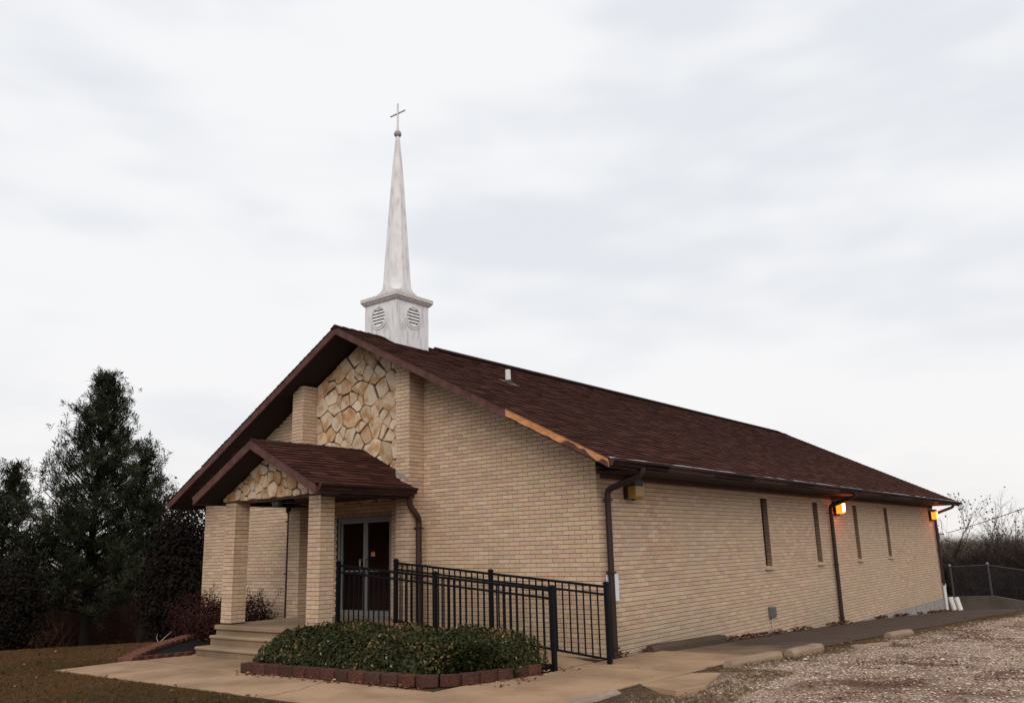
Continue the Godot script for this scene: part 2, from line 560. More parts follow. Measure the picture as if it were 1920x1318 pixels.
func set_bricks() -> void:
	var order := []
	for i in bricks.size():
		var b: Array = bricks[i]
		var to: Vector3 = CAM - b[0]
		var face: float = to.normalized().dot(b[2])
		var score: float = face * b[3] / to.length_squared() if face > 0 else 0.0
		if b[0].y < 0.16: score = 0.0
		order.append([score, i])
	order.sort_custom(func(p, q): return p[0] > q[0] or p[0] == q[0] and p[1] < q[1])
	var single := {}
	for k in 300: single[order[k][1]] = true
	var tone_mats := []
	for t in TONES:
		var m: StandardMaterial3D = M.brick.duplicate()
		m.vertex_color_use_as_albedo = false
		m.albedo_color = t.linear_to_srgb()
		tone_mats.append(m)
	var shapes := {}
	var rest := {}
	for i in bricks.size():
		var b: Array = bricks[i]
		var patch := noise.get_noise_3dv(b[0] * 4.0 + b[2] * 100.0)
		var t: int = clampi(int(rng.randf() * 10.0 * (0.85 + patch * 0.5)), 0, 9)
		if single.has(i):
			var key: int = roundi(b[3] * 500.0)
			if not shapes.has(key):
				var sb := MB.new()
				brick_shape(sb, Vector3.ZERO, Vector3.RIGHT, Vector3.BACK, b[3], Color.WHITE)
				shapes[key] = sb.mesh()
			var o := node("brick", shapes[key], tone_mats[t], b[4])
			o.transform = Transform3D(Basis(b[1], Vector3.UP, b[1].cross(Vector3.UP)), b[0])
		else:
			if not rest.has(b[4]): rest[b[4]] = MB.new()
			var damp: float = smoothstep(0.9, 0.0, b[0].y - H(b[0].x, b[0].z)) * clampf(0.55 + patch * 1.4, 0.0, 1.0)
			var col: Color = TONES[t] * rng.randf_range(0.92, 1.06)
			col = col.lerp(Color(0.34, 0.285, 0.215), 0.5 * damp)
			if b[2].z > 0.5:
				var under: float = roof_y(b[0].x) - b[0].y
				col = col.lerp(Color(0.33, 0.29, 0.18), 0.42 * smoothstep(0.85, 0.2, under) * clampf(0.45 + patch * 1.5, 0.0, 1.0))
			if b[2].x > 0.5: col = col.lerp(Color(0.54, 0.455, 0.335), 0.32 * clampf(0.5 + 1.5 * noise.get_noise_2d(b[0].z * 9.0, b[0].y * 7.0), 0.0, 1.0))
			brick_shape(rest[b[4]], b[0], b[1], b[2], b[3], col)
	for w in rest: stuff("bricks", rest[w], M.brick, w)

func clip(poly: PackedVector2Array, at: Vector2, nrm: Vector2) -> PackedVector2Array:   # keeps the side that nrm points to
	var out := PackedVector2Array()
	for i in poly.size():
		var a := poly[i]; var b := poly[(i + 1) % poly.size()]
		var da := (a - at).dot(nrm); var db := (b - at).dot(nrm)
		if da >= 0: out.append(a)
		if da * db < 0: out.append(a + (b - a) * (da / (da - db)))
	return out

func flagstones(parent: Node, region: PackedVector2Array, count: int, fr: Transform3D, sd: int) -> void:
	var r := RandomNumberGenerator.new()
	r.seed = sd
	var box := Rect2(region[0], Vector2.ZERO)
	for p in region: box = box.expand(p)
	var sites := []
	var weights := []
	var size := sqrt(box.get_area() / count)
	var tries := 0
	while sites.size() < count and tries < 6000:
		tries += 1
		var p := box.position + box.size * Vector2(r.randf(), r.randf())
		if not Geometry2D.is_point_in_polygon(p, region): continue
		var w := r.randf_range(0.28, 0.62) if r.randf() < 0.8 else r.randf_range(0.15, 0.25)
		var ok := true
		for i in sites.size():
			if ((sites[i] - p) * Vector2(1.0, 0.85)).length() < size * (w + weights[i]) * 0.98:
				ok = false
				break
		if ok:
			sites.append(p); weights.append(w)
	for i in sites.size():
		var poly := region.duplicate()
		for j in sites.size():
			if j == i or sites[i].distance_to(sites[j]) > size * 3.5: continue
			var d: Vector2 = sites[i] - sites[j]
			var wi: float = weights[i] * size; var wj: float = weights[j] * size
			var at: Vector2 = sites[j] + d * (0.5 + (wj * wj - wi * wi) / (2.0 * d.length_squared()))
			poly = clip(poly, at, d.normalized())
		if poly.size() < 3: continue
		# recess the joint
		var edges := []
		for k in poly.size(): edges.append([poly[k], poly[(k + 1) % poly.size()]])
		for e in edges:
			if e[0].distance_to(e[1]) < 0.003: continue
			var t: Vector2 = (e[1] - e[0]).normalized()
			var inw := Vector2(-t.y, t.x)
			poly = clip(poly, e[0] + inw * r.randf_range(0.005, 0.012), (inw + t * r.randf_range(-0.14, 0.14)).normalized())
		if poly.size() < 3: continue
		# knock the corners off and make the outline uneven
		var soft := PackedVector2Array()
		for k in poly.size():
			var a := poly[(k + poly.size() - 1) % poly.size()]; var b := poly[k]; var d := poly[(k + 1) % poly.size()]
			if b.distance_to(d) < 0.012: continue
			var ca := minf(0.25, 0.013 / maxf(a.distance_to(b), 0.001)); var cd := minf(0.25, 0.013 / maxf(b.distance_to(d), 0.001))
			soft.append(b.lerp(a, ca) ); soft.append(b.lerp(d, cd))
			var mid := b.lerp(d, r.randf_range(0.4, 0.6)); var tt := (d - b).orthogonal().normalized()
			if b.distance_to(d) > 0.09: soft.append(mid - tt * r.randf_range(-0.007, 0.006))
		if soft.size() < 3: continue
		var area := 0.0
		for k in soft.size(): area += soft[k].cross(soft[(k + 1) % soft.size()]) / 2.0
		if absf(area) < 0.0025: continue
		if area < 0: soft.reverse()
		if Geometry2D.triangulate_polygon(soft).is_empty(): continue
		var mb := MB.new()
		var warm := r.randf()
		var tone := Color(0.62, 0.505, 0.385)
		if warm < 0.15: tone = Color(0.57, 0.40, 0.26)
		elif warm < 0.56: tone = Color(0.67, 0.575, 0.465)
		elif warm < 0.68: tone = Color(0.50, 0.40, 0.29)
		mb.prism(soft, -0.01, 0.030 + r.randf_range(-0.014, 0.014), fr, tone * r.randf_range(0.86, 1.08), 0.007)
		obj("stone", mb, M.stone, parent)

# shingles on a slope: o = lower corner, a = along the eave, up = up the slope, n = out of the roof
func tabs(roof: Node, o: Vector3, a: Vector3, up: Vector3, n: Vector3, length: float, high: float, cut = null) -> void:
	var ex := 0.125
	var rows := int(ceil(high / ex))
	for r in rows:
		var s := -0.3 * fposmod(r * 0.37 + 0.5 * rng.randf(), 1.0)
		while s < length:
			var w := rng.randf_range(0.24, 0.34)
			var s0 := maxf(s, 0.0)
			var s1 := minf(s + w, length)
			s += w
			if s1 - s0 < 0.02: continue
			var at := o + a * s0 + up * (r * ex)
			var h := minf(ex + 0.02, high - r * ex + 0.012)
			if cut != null and bool(cut.call(at + a * (s1 - s0) * 0.5)): continue
			shingles.append([at, a, up, n, s1 - s0, h, roof])

func shingle_shape(mb: MB, at: Vector3, a: Vector3, up: Vector3, n: Vector3, w: float, h: float, col: Color, t: float) -> void:
	var p := at + n * t; var q := p + a * (w - 0.004)
	var p2 := at + up * h + n * 0.002; var q2 := p2 + a * (w - 0.004)
	var pb := at; var qb := at + a * (w - 0.004)
	mb.quad(p, q, q2, p2, col)
	mb.quad(pb, qb, q, p, col * 0.35)  # dark asphalt edge, deepened to draw the shadow line of each course
	mb.tri(pb, p, p2, col)
	mb.tri(q, qb, q2, col)

func set_shingles() -> void:
	var order := []
	for i in shingles.size():
		var b: Array = shingles[i]
		var to: Vector3 = CAM - b[0]
		var face: float = to.normalized().dot(b[3])
		order.append([face * b[4] / to.length_squared() if face > 0 else 0.0, i])
	order.sort_custom(func(p, q): return p[0] > q[0] or p[0] == q[0] and p[1] < q[1])
	var single := {}
	for k in 300: single[order[k][1]] = true
	var rest := {}
	for i in shingles.size():
		var b: Array = shingles[i]
		var col := Color(0.125, 0.054, 0.043).lerp(Color(0.078, 0.036, 0.030), rng.randf())
		if rng.randf() < 0.12: col = Color(0.15, 0.062, 0.048)
		col *= rng.randf_range(0.85, 1.15)
		var t := rng.randf_range(0.009, 0.018)
		if single.has(i):
			var mb := MB.new()
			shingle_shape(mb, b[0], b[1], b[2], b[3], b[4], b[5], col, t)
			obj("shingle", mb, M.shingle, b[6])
		else:
			if not rest.has(b[6]): rest[b[6]] = MB.new()
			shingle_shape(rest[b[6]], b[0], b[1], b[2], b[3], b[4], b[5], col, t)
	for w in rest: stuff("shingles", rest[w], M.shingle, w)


# ---------------------------------------------------------------- the church
const RX := -4.98      # ridge
const RY := 5.66
const EXR := 0.63      # right eave
const EYR := 2.80
const EXL := -10.22    # left eave
const EYL := 2.80
const ZF := 0.67       # front rake
const ZB := -21.45     # back rake
const SR := (RY - EYR) / (EXR - RX)
const SL := (RY - EYL) / (RX - EXL)

func roof_y(x: float) -> float:
	return RY - SR * (x - RX) if x > RX else RY - SL * (RX - x)

func pipe(called: String, pts: Array, m: Material, parent: Node, w := 0.045) -> MeshInstance3D:
	var mb := MB.new()
	var rad := []
	var smooth := []
	for i in pts.size():
		if i > 0 and i < pts.size() - 1:
			var a: Vector3 = pts[i] + (pts[i - 1] - pts[i]).normalized() * 0.05
			var b: Vector3 = pts[i] + (pts[i + 1] - pts[i]).normalized() * 0.05
			smooth.append(a); smooth.append(a.lerp(b, 0.5).lerp(pts[i], 0.4)); smooth.append(b)
		else: smooth.append(pts[i])
	for p in smooth: rad.append(w)
	mb.tube(smooth, rad, 8, Color.WHITE, true, PI / 8)
	# strap collars
	for i in pts.size() - 1:
		if pts[i].distance_to(pts[i + 1]) > 1.2:
			for f in [0.06, 0.5, 0.94]:
				var q: Vector3 = pts[i].lerp(pts[i + 1], f)
				mb.box(q, Vector3(w * 2.3, 0.025, w * 2.3))
	return obj(called, mb, m, parent)

func gutter(parent: Node, a: Vector3, b: Vector3, out: Vector3) -> void:
	# ogee profile from a to b, opening upwards; out = away from the fascia
	var prof := [Vector2(0, 0.0), Vector2(0.055, 0.0), Vector2(0.06, 0.03), Vector2(0.075, 0.055), Vector2(0.09, 0.065), Vector2(0.092, 0.098), Vector2(0.084, 0.1), Vector2(0.082, 0.07), Vector2(0.05, 0.012), Vector2(0.004, 0.012), Vector2(0.004, 0.1), Vector2(0.0, 0.1)]
	var mb := MB.new()
	var P := func(q: Vector2, e: Vector3) -> Vector3: return e + out * q.x + Vector3.UP * q.y
	for i in prof.size():
		var j := (i + 1) % prof.size()
		mb.quad(P.call(prof[i], a), P.call(prof[i], b), P.call(prof[j], b), P.call(prof[j], a))
		mb.quad(P.call(prof[i], b), P.call(prof[i], a), P.call(prof[j], a), P.call(prof[j], b))
	for e in [a, b]:
		for i in range(1, 5): mb.tri(P.call(prof[0], e), P.call(prof[i], e), P.call(prof[i + 1], e))
		mb.tri(P.call(prof[0], e), P.call(prof[5], e), P.call(prof[11], e))
	obj("gutter", mb, M.gutter, parent)

func board(called: String, a: Vector3, b: Vector3, drop: float, thick: Vector3, m: Material, parent: Node, overlap := 0.0) -> MeshInstance3D:
	# a sloping board whose top edge runs a..b, hanging down by drop
	var mb := MB.new()
	var dn := Vector3.DOWN * drop
	var p := [a, b, b + dn, a + dn]
	var q := []
	for e in p: q.append(e - thick)
	mb.quad(p[3], p[2], p[1], p[0]); mb.quad(q[0], q[1], q[2], q[3])
	mb.quad(p[0], p[1], q[1], q[0]); mb.quad(p[2], p[3], q[3], q[2])
	mb.quad(p[1], p[2], q[2], q[1]); mb.quad(p[3], p[0], q[0], q[3])
	return obj(called, mb, m, parent)

func backing(wall: Node, rects: Array) -> void:
	# mortar bed behind the bricks: boxes [x0, x1, y0, y1, z0, z1]
	var mb := MB.new()
	for r in rects:
		mb.box(Vector3(r[0] + r[1], r[2] + r[3], r[4] + r[5]) / 2.0, Vector3(r[1] - r[0], r[3] - r[2], r[5] - r[4]))
	obj("mortar", mb, M.mortar, wall)

func church() -> void:
	var ch := thing("church", "tan brick church with white steeple, dark red shingle roof and front porch", "church")
	var F := Vector3.BACK
	var X := Vector3.RIGHT
	# --- front wall
	var fw := part("front_wall", ch)
	var soff := func(x: float) -> float: return roof_y(x) - 0.163
	# mortar bed of the front: left part, door surround, right part, gable top
	var gb := MB.new()
	var dl := -5.60; var dr := -4.19
	for poly in [
		[[-9.85, -1.6], [dl, -1.6], [dl, 2.26], [dl, soff.call(dl)], [-9.85, soff.call(-9.85)]],
		[[dl, 2.26], [dr, 2.26], [dr, soff.call(dr)], [RX, soff.call(RX)], [dl, soff.call(dl)]],
		[[dr, -0.2], [-0.004, -0.2], [-0.004, soff.call(0.0)], [dr, soff.call(dr)]],
		[[dl, -0.2], [dr, -0.2], [dr, 0.555], [dl, 0.555]]]:
		var pp := PackedVector2Array()
		for q in poly: pp.append(Vector2(q[0], q[1]))
		gb.prism(pp, -0.2, 0.0)
	obj("mortar", gb, M.mortar, fw)
	lay(fw, Vector3(-9.85, 0, 0), X, F, 9.85 - 6.54, -20, 80, [], func(s): return soff.call(-9.85 + s) + 0.01)
	lay(fw, Vector3(-3.41, 0, 0), X, F, 3.41, -2, 80, [], func(s): return soff.call(-3.41 + s) + 0.01, 0.0444)
	lay(fw, Vector3(-6.23, 0, 0), X, F, 2.51, 8, 42, [[0.63, 2.04, 0.5, 2.34]])
	# soldier course above the door
	# --- side wall with slots for the windows
	var sw := part("side_wall", ch)
	var wz := [-5.96, -8.93, -11.84, -14.62]
	var ww := 0.33
	var rects := []
	var z0 := 0.0
	for w in wz:
		rects.append([-0.2, 0.0, -0.9, 2.9, w, z0])
		rects.append([-0.2, 0.0, -0.9, 1.14, w - ww, w])
		rects.append([-0.2, 0.0, 2.48, 2.9, w - ww, w])
		z0 = w - ww
	rects.append([-0.2, 0.0, -0.9, 2.9, -20.45, z0])
	backing(sw, rects)
	var holes := []
	for w in wz: holes.append([-w - 0.06, -w + ww + 0.06, 1.10, 2.545])
	lay(sw, Vector3(0, 0, 0), Vector3.FORWARD, X, 20.45, -4, 43, holes, null, 0.10)
	# other two walls, plain brick
	var lw := part("left_wall", ch)
	backing(lw, [[-9.85, -9.65, -2.2, 2.9, -20.45, -0.2]])
	lay(lw, Vector3(-9.85, 0, 0), Vector3.FORWARD, Vector3.LEFT, 20.45, -20, 42)
	var bw := part("back_wall", ch)
	var bb := MB.new()
	bb.prism(PackedVector2Array([Vector2(-9.65, -1.8), Vector2(-0.2, -1.8), Vector2(-0.2, soff.call(-0.2)), Vector2(RX, soff.call(RX)), Vector2(-9.65, soff.call(-9.65))]), -20.45, -20.25)
	obj("mortar", bb, M.mortar, bw)
	lay(bw, Vector3(0, 0, -20.45), Vector3.LEFT, Vector3.FORWARD, 9.85, -10, 80, [], func(s): return soff.call(-s) - 0.02)
	# foundation blocks at the low back corner
	var fz := -9.0
	var fi := 0
	while fz > -20.4:
		var l := 0.9
		var mb := MB.new()
		mb.box(Vector3(-0.055, -0.55, fz - l / 2), Vector3(0.15, 0.575, l - 0.012), Color.WHITE, Basis(), 0.008)
		obj("foundation_block", mb, M.foundation, ch)
		fz -= l
	# --- pilasters
	for px in [-6.54, -3.72]:
		var pl := part("pilaster", ch)
		var x1: float = px + 0.31
		var topy := func(s): return roof_y(px + 0.155) - 0.155
		backing(pl, [[px + 0.004, x1 - 0.004, -0.2, roof_y(px + 0.155) - 0.20, 0.0, 0.351]])
		lay(pl, Vector3(px, 0, 0.351), X, F, 0.31, -1, 76, [], topy, 0.05 if px < -5 else 0.0)
		lay(pl, Vector3(x1 - 0.004, 0, 0.355), Vector3.FORWARD, X, 0.355, -1, 76, [], topy, 0.10)
		lay(pl, Vector3(px + 0.004, 0, 0.0), Vector3.BACK, Vector3.LEFT, 0.355, -1, 76, [], topy, 0.10)
	# --- flagstone panel between the pilasters
	var sp := part("stone_panel", ch)
	var jb := MB.new()
	var t := 0.185
	var reg := PackedVector2Array([Vector2(-6.22, 2.50), Vector2(-3.73, 2.50), Vector2(-3.73, roof_y(-3.73) - t), Vector2(RX, RY - t), Vector2(-6.22, roof_y(-6.22) - t)])
	jb.prism(reg, 0.0, 0.012)
	obj("joint", jb, M.stone_joint, sp)
	flagstones(sp, reg, 118, Transform3D(Basis(), Vector3(0, 0, 0.012)), 77)
	# --- porch
	porch(ch)
	doors(ch)
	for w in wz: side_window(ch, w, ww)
	main_roof(ch)
	steeple(ch)
	spouts(ch)
	set_bricks()
	set_shingles()

func column(ch: Node, x: float) -> void:
	var co := part("porch_column", ch)
	var s := 0.275
	var z := 1.93
	backing(co, [[x + 0.004, x + s - 0.004, 0.50, 2.535, z - s + 0.004, z - 0.004]])
	lay(co, Vector3(x, 0, z - 0.004), Vector3.RIGHT, Vector3.BACK, s, 9, 39, [[0, 1, 2.51, 9]], null, 0.0)
	lay(co, Vector3(x + s - 0.004, 0, z), Vector3.FORWARD, Vector3.RIGHT, s, 9, 39, [[0, 1, 2.51, 9]], null, 0.07)
	lay(co, Vector3(x + 0.004, 0, z - s), Vector3.BACK, Vector3.LEFT, s, 9, 39, [[0, 1, 2.51, 9]], null, 0.07)
	lay(co, Vector3(x + s, 0, z - s + 0.004), Vector3.LEFT, Vector3.FORWARD, s, 9, 39, [[0, 1, 2.51, 9]])

func porch(ch: Node) -> void:
	var colr := Color(0.33, 0.235, 0.155)
	# floor and steps
	var mb := MB.new()
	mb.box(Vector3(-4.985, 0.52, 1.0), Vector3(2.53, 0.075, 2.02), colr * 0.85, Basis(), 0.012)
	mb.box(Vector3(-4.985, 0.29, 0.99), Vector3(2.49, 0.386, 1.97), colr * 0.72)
	obj("porch_floor", mb, M.concrete, ch)
	for st in [[0.42, 2.22], [0.272, 2.47]]:
		mb = MB.new()
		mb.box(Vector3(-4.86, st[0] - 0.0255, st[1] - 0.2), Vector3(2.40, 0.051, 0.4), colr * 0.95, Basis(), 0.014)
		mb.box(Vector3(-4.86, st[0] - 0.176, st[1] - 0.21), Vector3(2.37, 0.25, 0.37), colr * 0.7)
		obj("step", mb, M.concrete, ch)
	column(ch, -6.19)
	column(ch, -4.0)
	# stone gable over the columns
	var rx := -4.92
	var ry := 3.45
	var xr := -3.28
	var xl := -6.46
	var ye := 2.645
	var sr := (ry - ye) / (xr - rx)
	var sl := (ry - ye) / (rx - xl)
	var pg := part("porch_gable", ch)
	var y0 := 2.53
	var t := 0.152
	var gl := -6.26
	var gr := -3.665
	var reg := PackedVector2Array([Vector2(gl, y0), Vector2(gr, y0), Vector2(gr, maxf(y0 + 0.02, ry - sr * (gr - rx) - t)), Vector2(rx, ry - t), Vector2(gl, maxf(y0 + 0.02, ry - sl * (rx - gl) - t))])
	var jb := MB.new()
	jb.prism(reg, 1.70, 1.93)
	obj("joint", jb, M.stone_joint, pg)
	flagstones(pg, reg, 40, Transform3D(Basis(), Vector3(0, 0, 1.93)), 31)
	var hb := MB.new()
	hb.box(Vector3(-4.955, 2.518, 1.80), Vector3(2.46, 0.022, 0.24))
	obj("beam", hb, M.fascia, pg)
	# ceiling
	var cb := MB.new()
	cb.box(Vector3(-4.955, 2.558, 0.86), Vector3(2.52, 0.02, 1.68))
	obj("ceiling", cb, M.soffit, ch)
	# roof
	var pr := part("porch_roof", ch)
	var zf := 2.40
	var rb := MB.new()
	var th := 0.05
	rb.prism(PackedVector2Array([Vector2(rx, ry - th), Vector2(xr, ye - th), Vector2(xr, ye - 0.012), Vector2(rx, ry - 0.012)]), 0.36, zf - 0.02)
	rb.prism(PackedVector2Array([Vector2(rx, ry - th), Vector2(-3.73, ry - sr * (-3.73 - rx) - th), Vector2(-3.73, ry - sr * (-3.73 - rx) - 0.012), Vector2(rx, ry - 0.012)]), 0.03, 0.36)
	rb.prism(PackedVector2Array([Vector2(xl, ye - th), Vector2(rx, ry - th), Vector2(rx, ry - 0.012), Vector2(xl, ye - 0.012)]), 0.03, zf - 0.02)
	obj("deck", rb, M.dark_brown, pr)
	var ur := Vector3(rx - xr, ry - ye, 0).normalized()
	var ul := Vector3(rx - xl, ry - ye, 0).normalized()
	var nr := Vector3(ry - ye, xr - rx, 0).normalized()
	var nl := Vector3(ye - ry, rx - xl, 0).normalized()
	tabs(pr, Vector3(xr + 0.02, ye - 0.012, zf + 0.02), Vector3.FORWARD, ur, nr, zf + 0.0, Vector2(xr + 0.02 - rx, ry - ye).length(), func(p): return p.x > -3.75 and p.z < 0.40)
	tabs(pr, Vector3(xl - 0.02, ye - 0.012, 0.03), Vector3.BACK, ul, nl, zf - 0.01, Vector2(rx - xl + 0.02, ry - ye).length())
	var cap := MB.new()
	var zz := zf + 0.02
	while zz > 0.1:
		cap.quad(Vector3(rx, ry + 0.012, zz), Vector3(rx + 0.12, ry - 0.044, zz), Vector3(rx + 0.12, ry - 0.05, zz - 0.2), Vector3(rx, ry + 0.004, zz - 0.2), Color(0.085, 0.045, 0.043) * rng.randf_range(0.8, 1.2))
		cap.quad(Vector3(rx - 0.12, ry - 0.05, zz), Vector3(rx, ry + 0.012, zz), Vector3(rx, ry + 0.004, zz - 0.2), Vector3(rx - 0.12, ry - 0.056, zz - 0.2), Color(0.085, 0.045, 0.043) * rng.randf_range(0.8, 1.2))
		zz -= 0.19
	obj("ridge_cap", cap, M.shingle, pr)
	board("rake_board", Vector3(rx, ry - 0.014, zf), Vector3(xr, ye - 0.014, zf), 0.145, Vector3(0, 0, 0.03), M.fascia, pr)
	board("rake_board", Vector3(xl, ye - 0.014, zf), Vector3(rx, ry - 0.014, zf), 0.145, Vector3(0, 0, 0.03), M.fascia, pr)
	# sloping soffit in front of the gable, level soffits under the eaves
	var sb := MB.new()
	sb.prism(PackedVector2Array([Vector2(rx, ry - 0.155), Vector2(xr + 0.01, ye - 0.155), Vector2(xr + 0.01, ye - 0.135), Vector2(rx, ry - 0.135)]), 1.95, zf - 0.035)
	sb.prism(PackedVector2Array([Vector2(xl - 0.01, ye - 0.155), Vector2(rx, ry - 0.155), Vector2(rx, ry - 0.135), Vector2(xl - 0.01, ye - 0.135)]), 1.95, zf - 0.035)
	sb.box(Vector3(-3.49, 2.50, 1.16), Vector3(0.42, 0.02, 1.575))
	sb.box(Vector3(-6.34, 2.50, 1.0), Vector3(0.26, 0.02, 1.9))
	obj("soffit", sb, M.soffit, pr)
	var eb := MB.new()
	eb.box(Vector3(xr - 0.012, 2.565, 1.36), Vector3(0.024, 0.145, 2.0))
	obj("fascia", eb, M.fascia, pr)
	eb = MB.new()
	eb.box(Vector3(xl + 0.012, 2.565, 1.2), Vector3(0.024, 0.145, 2.33))
	obj("fascia", eb, M.fascia, pr)
	gutter(pr, Vector3(xr + 0.002, 2.545, 2.36), Vector3(xr + 0.002, 2.545, 0.37), Vector3.RIGHT)
	gutter(pr, Vector3(xl - 0.002, 2.54, 0.1), Vector3(xl - 0.002, 2.54, 2.36), Vector3.LEFT)
	var fl := MB.new()
	fl.quad(Vector3(-3.72, 2.915, 0.372), Vector3(-3.42, 2.77, 0.372), Vector3(-3.42, 2.83, 0.366), Vector3(-3.72, 2.965, 0.366))
	obj("flashing", fl, M.galvanised, pr)

func doors(ch: Node) -> void:
	# aluminium double door in a brick opening x -5.60..-4.19, y 0.56..2.26
	var d := part("entrance_frame", ch)
	var mb := MB.new()
	mb.box(Vector3(-5.575, 1.405, -0.06), Vector3(0.045, 1.70, 0.09), Color.WHITE, Basis(), 0.004)
	mb.box(Vector3(-4.215, 1.405, -0.06), Vector3(0.045, 1.70, 0.09), Color.WHITE, Basis(), 0.004)
	mb.box(Vector3(-4.895, 2.235, -0.06), Vector3(1.31, 0.045, 0.09), Color.WHITE, Basis(), 0.004)
	mb.box(Vector3(-4.895, 0.562, -0.06), Vector3(1.31, 0.014, 0.12))
	obj("frame", mb, M.aluminium, d)
	for s in [0, 1]:
		var x0: float = -5.548 + 0.656 * s
		var x1: float = x0 + 0.650
		var lf := part("door", ch)
		mb = MB.new()
		mb.box(Vector3(x0 + 0.024, 1.39, -0.062), Vector3(0.048, 1.64, 0.042), Color.WHITE, Basis(), 0.004)
		mb.box(Vector3(x1 - 0.024, 1.39, -0.062), Vector3(0.048, 1.64, 0.042), Color.WHITE, Basis(), 0.004)
		mb.box(Vector3((x0 + x1) / 2, 2.185, -0.062), Vector3(0.554, 0.05, 0.042))
		obj("stile", mb, M.aluminium, lf)
		mb = MB.new()
		mb.box(Vector3((x0 + x1) / 2, 0.62, -0.062), Vector3(0.554, 0.1, 0.044), Color.WHITE, Basis(), 0.004)
		obj("kick_rail", mb, M.aluminium, lf)
		mb = MB.new()
		mb.quad(Vector3(x0 + 0.048, 0.67, -0.068), Vector3(x1 - 0.048, 0.67, -0.068), Vector3(x1 - 0.048, 2.16, -0.068), Vector3(x0 + 0.048, 2.16, -0.068))
		obj("pane", mb, M.glass, lf)
		mb = MB.new()
		mb.box(Vector3((x0 + x1) / 2, 1.33, -0.075), Vector3(0.50, 0.03, 0.035), Color.WHITE, Basis(), 0.005)
		obj("push_bar", mb, M.aluminium, lf)
		var hx: float = x1 - 0.05 if s == 0 else x0 + 0.05
		mb = MB.new()
		mb.tube([Vector3(hx, 1.27, -0.035), Vector3(hx, 1.27, 0.025), Vector3(hx, 1.53, 0.025), Vector3(hx, 1.53, -0.035)], [0.014, 0.016, 0.016, 0.014], 8)
		obj("handle", mb, M.aluminium, lf)
		if s == 1:
			mb = MB.new()
			mb.box(Vector3(-4.72, 1.615, -0.066), Vector3(0.10, 0.075, 0.002))
			mb.box(Vector3(-4.72, 1.615, -0.0645), Vector3(0.07, 0.012, 0.001), Color(2, 2.5, 3))
			obj("notice", mb, M.notice, lf)
	# hall behind the glass
	mb = MB.new()
	var p := [Vector3(-6.5, 0.55, -0.21), Vector3(-3.5, 0.55, -0.21), Vector3(-3.5, 2.6, -0.21), Vector3(-6.5, 2.6, -0.21)]
	var q := []
	for e in p: q.append(e + Vector3(0, 0, -2.6))
	mb.quad(q[0], q[1], q[2], q[3])
	for i in 4:
		var j := (i + 1) % 4
		mb.quad(p[i], p[j], q[j], q[i])
	obj("hall", mb, M.interior, d)
	# dark soldier bricks over the door
	var so := part("lintel", ch)
	var x := -5.62
	while x < -4.2:
		mb = MB.new()
		mb.box(Vector3(x + 0.033, 2.3, 0.004), Vector3(0.057, 0.075, 0.02), Color(0.40, 0.29, 0.20) * rng.randf_range(0.85, 1.05), Basis(), 0.004)
		obj("brick", mb, M.brick, so)
		x += 0.0655

func side_window(ch: Node, z: float, w: float) -> void:
	var wn := part("window", ch)
	var mb := MB.new()
	mb.box(Vector3(-0.098, 1.83, z - w / 2), Vector3(0.006, 1.28, w - 0.05))
	obj("pane", mb, M.dark_glass, wn)
	mb = MB.new()
	for zz in [z - 0.018, z - w + 0.018]: mb.box(Vector3(-0.100, 1.83, zz), Vector3(0.03, 1.29, 0.03))
	for y in [1.195, 2.46]: mb.box(Vector3(-0.100, y, z - w / 2), Vector3(0.03, 0.03, w - 0.07))
	obj("frame", mb, M.dark_brown, wn)
	# brick reveals, tones darkened to hold the shade inside the recess
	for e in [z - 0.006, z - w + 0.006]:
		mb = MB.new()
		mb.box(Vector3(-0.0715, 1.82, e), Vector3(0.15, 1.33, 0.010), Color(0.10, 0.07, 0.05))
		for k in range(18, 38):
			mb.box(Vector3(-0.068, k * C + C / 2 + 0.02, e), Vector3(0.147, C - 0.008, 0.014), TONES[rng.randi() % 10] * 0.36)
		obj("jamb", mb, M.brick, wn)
	# stack of narrow bricks round the opening, a header course and a sloping sill
	mb = MB.new()
	for k in range(17, 39):
		for zz in [z + 0.033, z - w - 0.033]:
			mb.box(Vector3(0.004, k * C + C / 2 + 0.012, zz), Vector3(0.016, C - 0.009, 0.05), TONES[rng.randi() % 10], Basis(), 0.003)
	for i in 5:
		mb.box(Vector3(0.004, 2.512, z - w * (i + 0.5) / 5), Vector3(0.016, 0.055, w / 5 - 0.008), TONES[rng.randi() % 10], Basis(), 0.003)
	obj("surround", mb, M.brick, wn)
	mb = MB.new()
	for i in 6:
		mb.box(Vector3(-0.045, 1.15, z + 0.03 - (w + 0.06) * (i + 0.5) / 6), Vector3(0.22, 0.055, (w + 0.06) / 6 - 0.006), TONES[rng.randi() % 10] * 0.95, Basis(Vector3(0, 0, 1), -0.16), 0.004)
	obj("sill", mb, M.brick, wn)

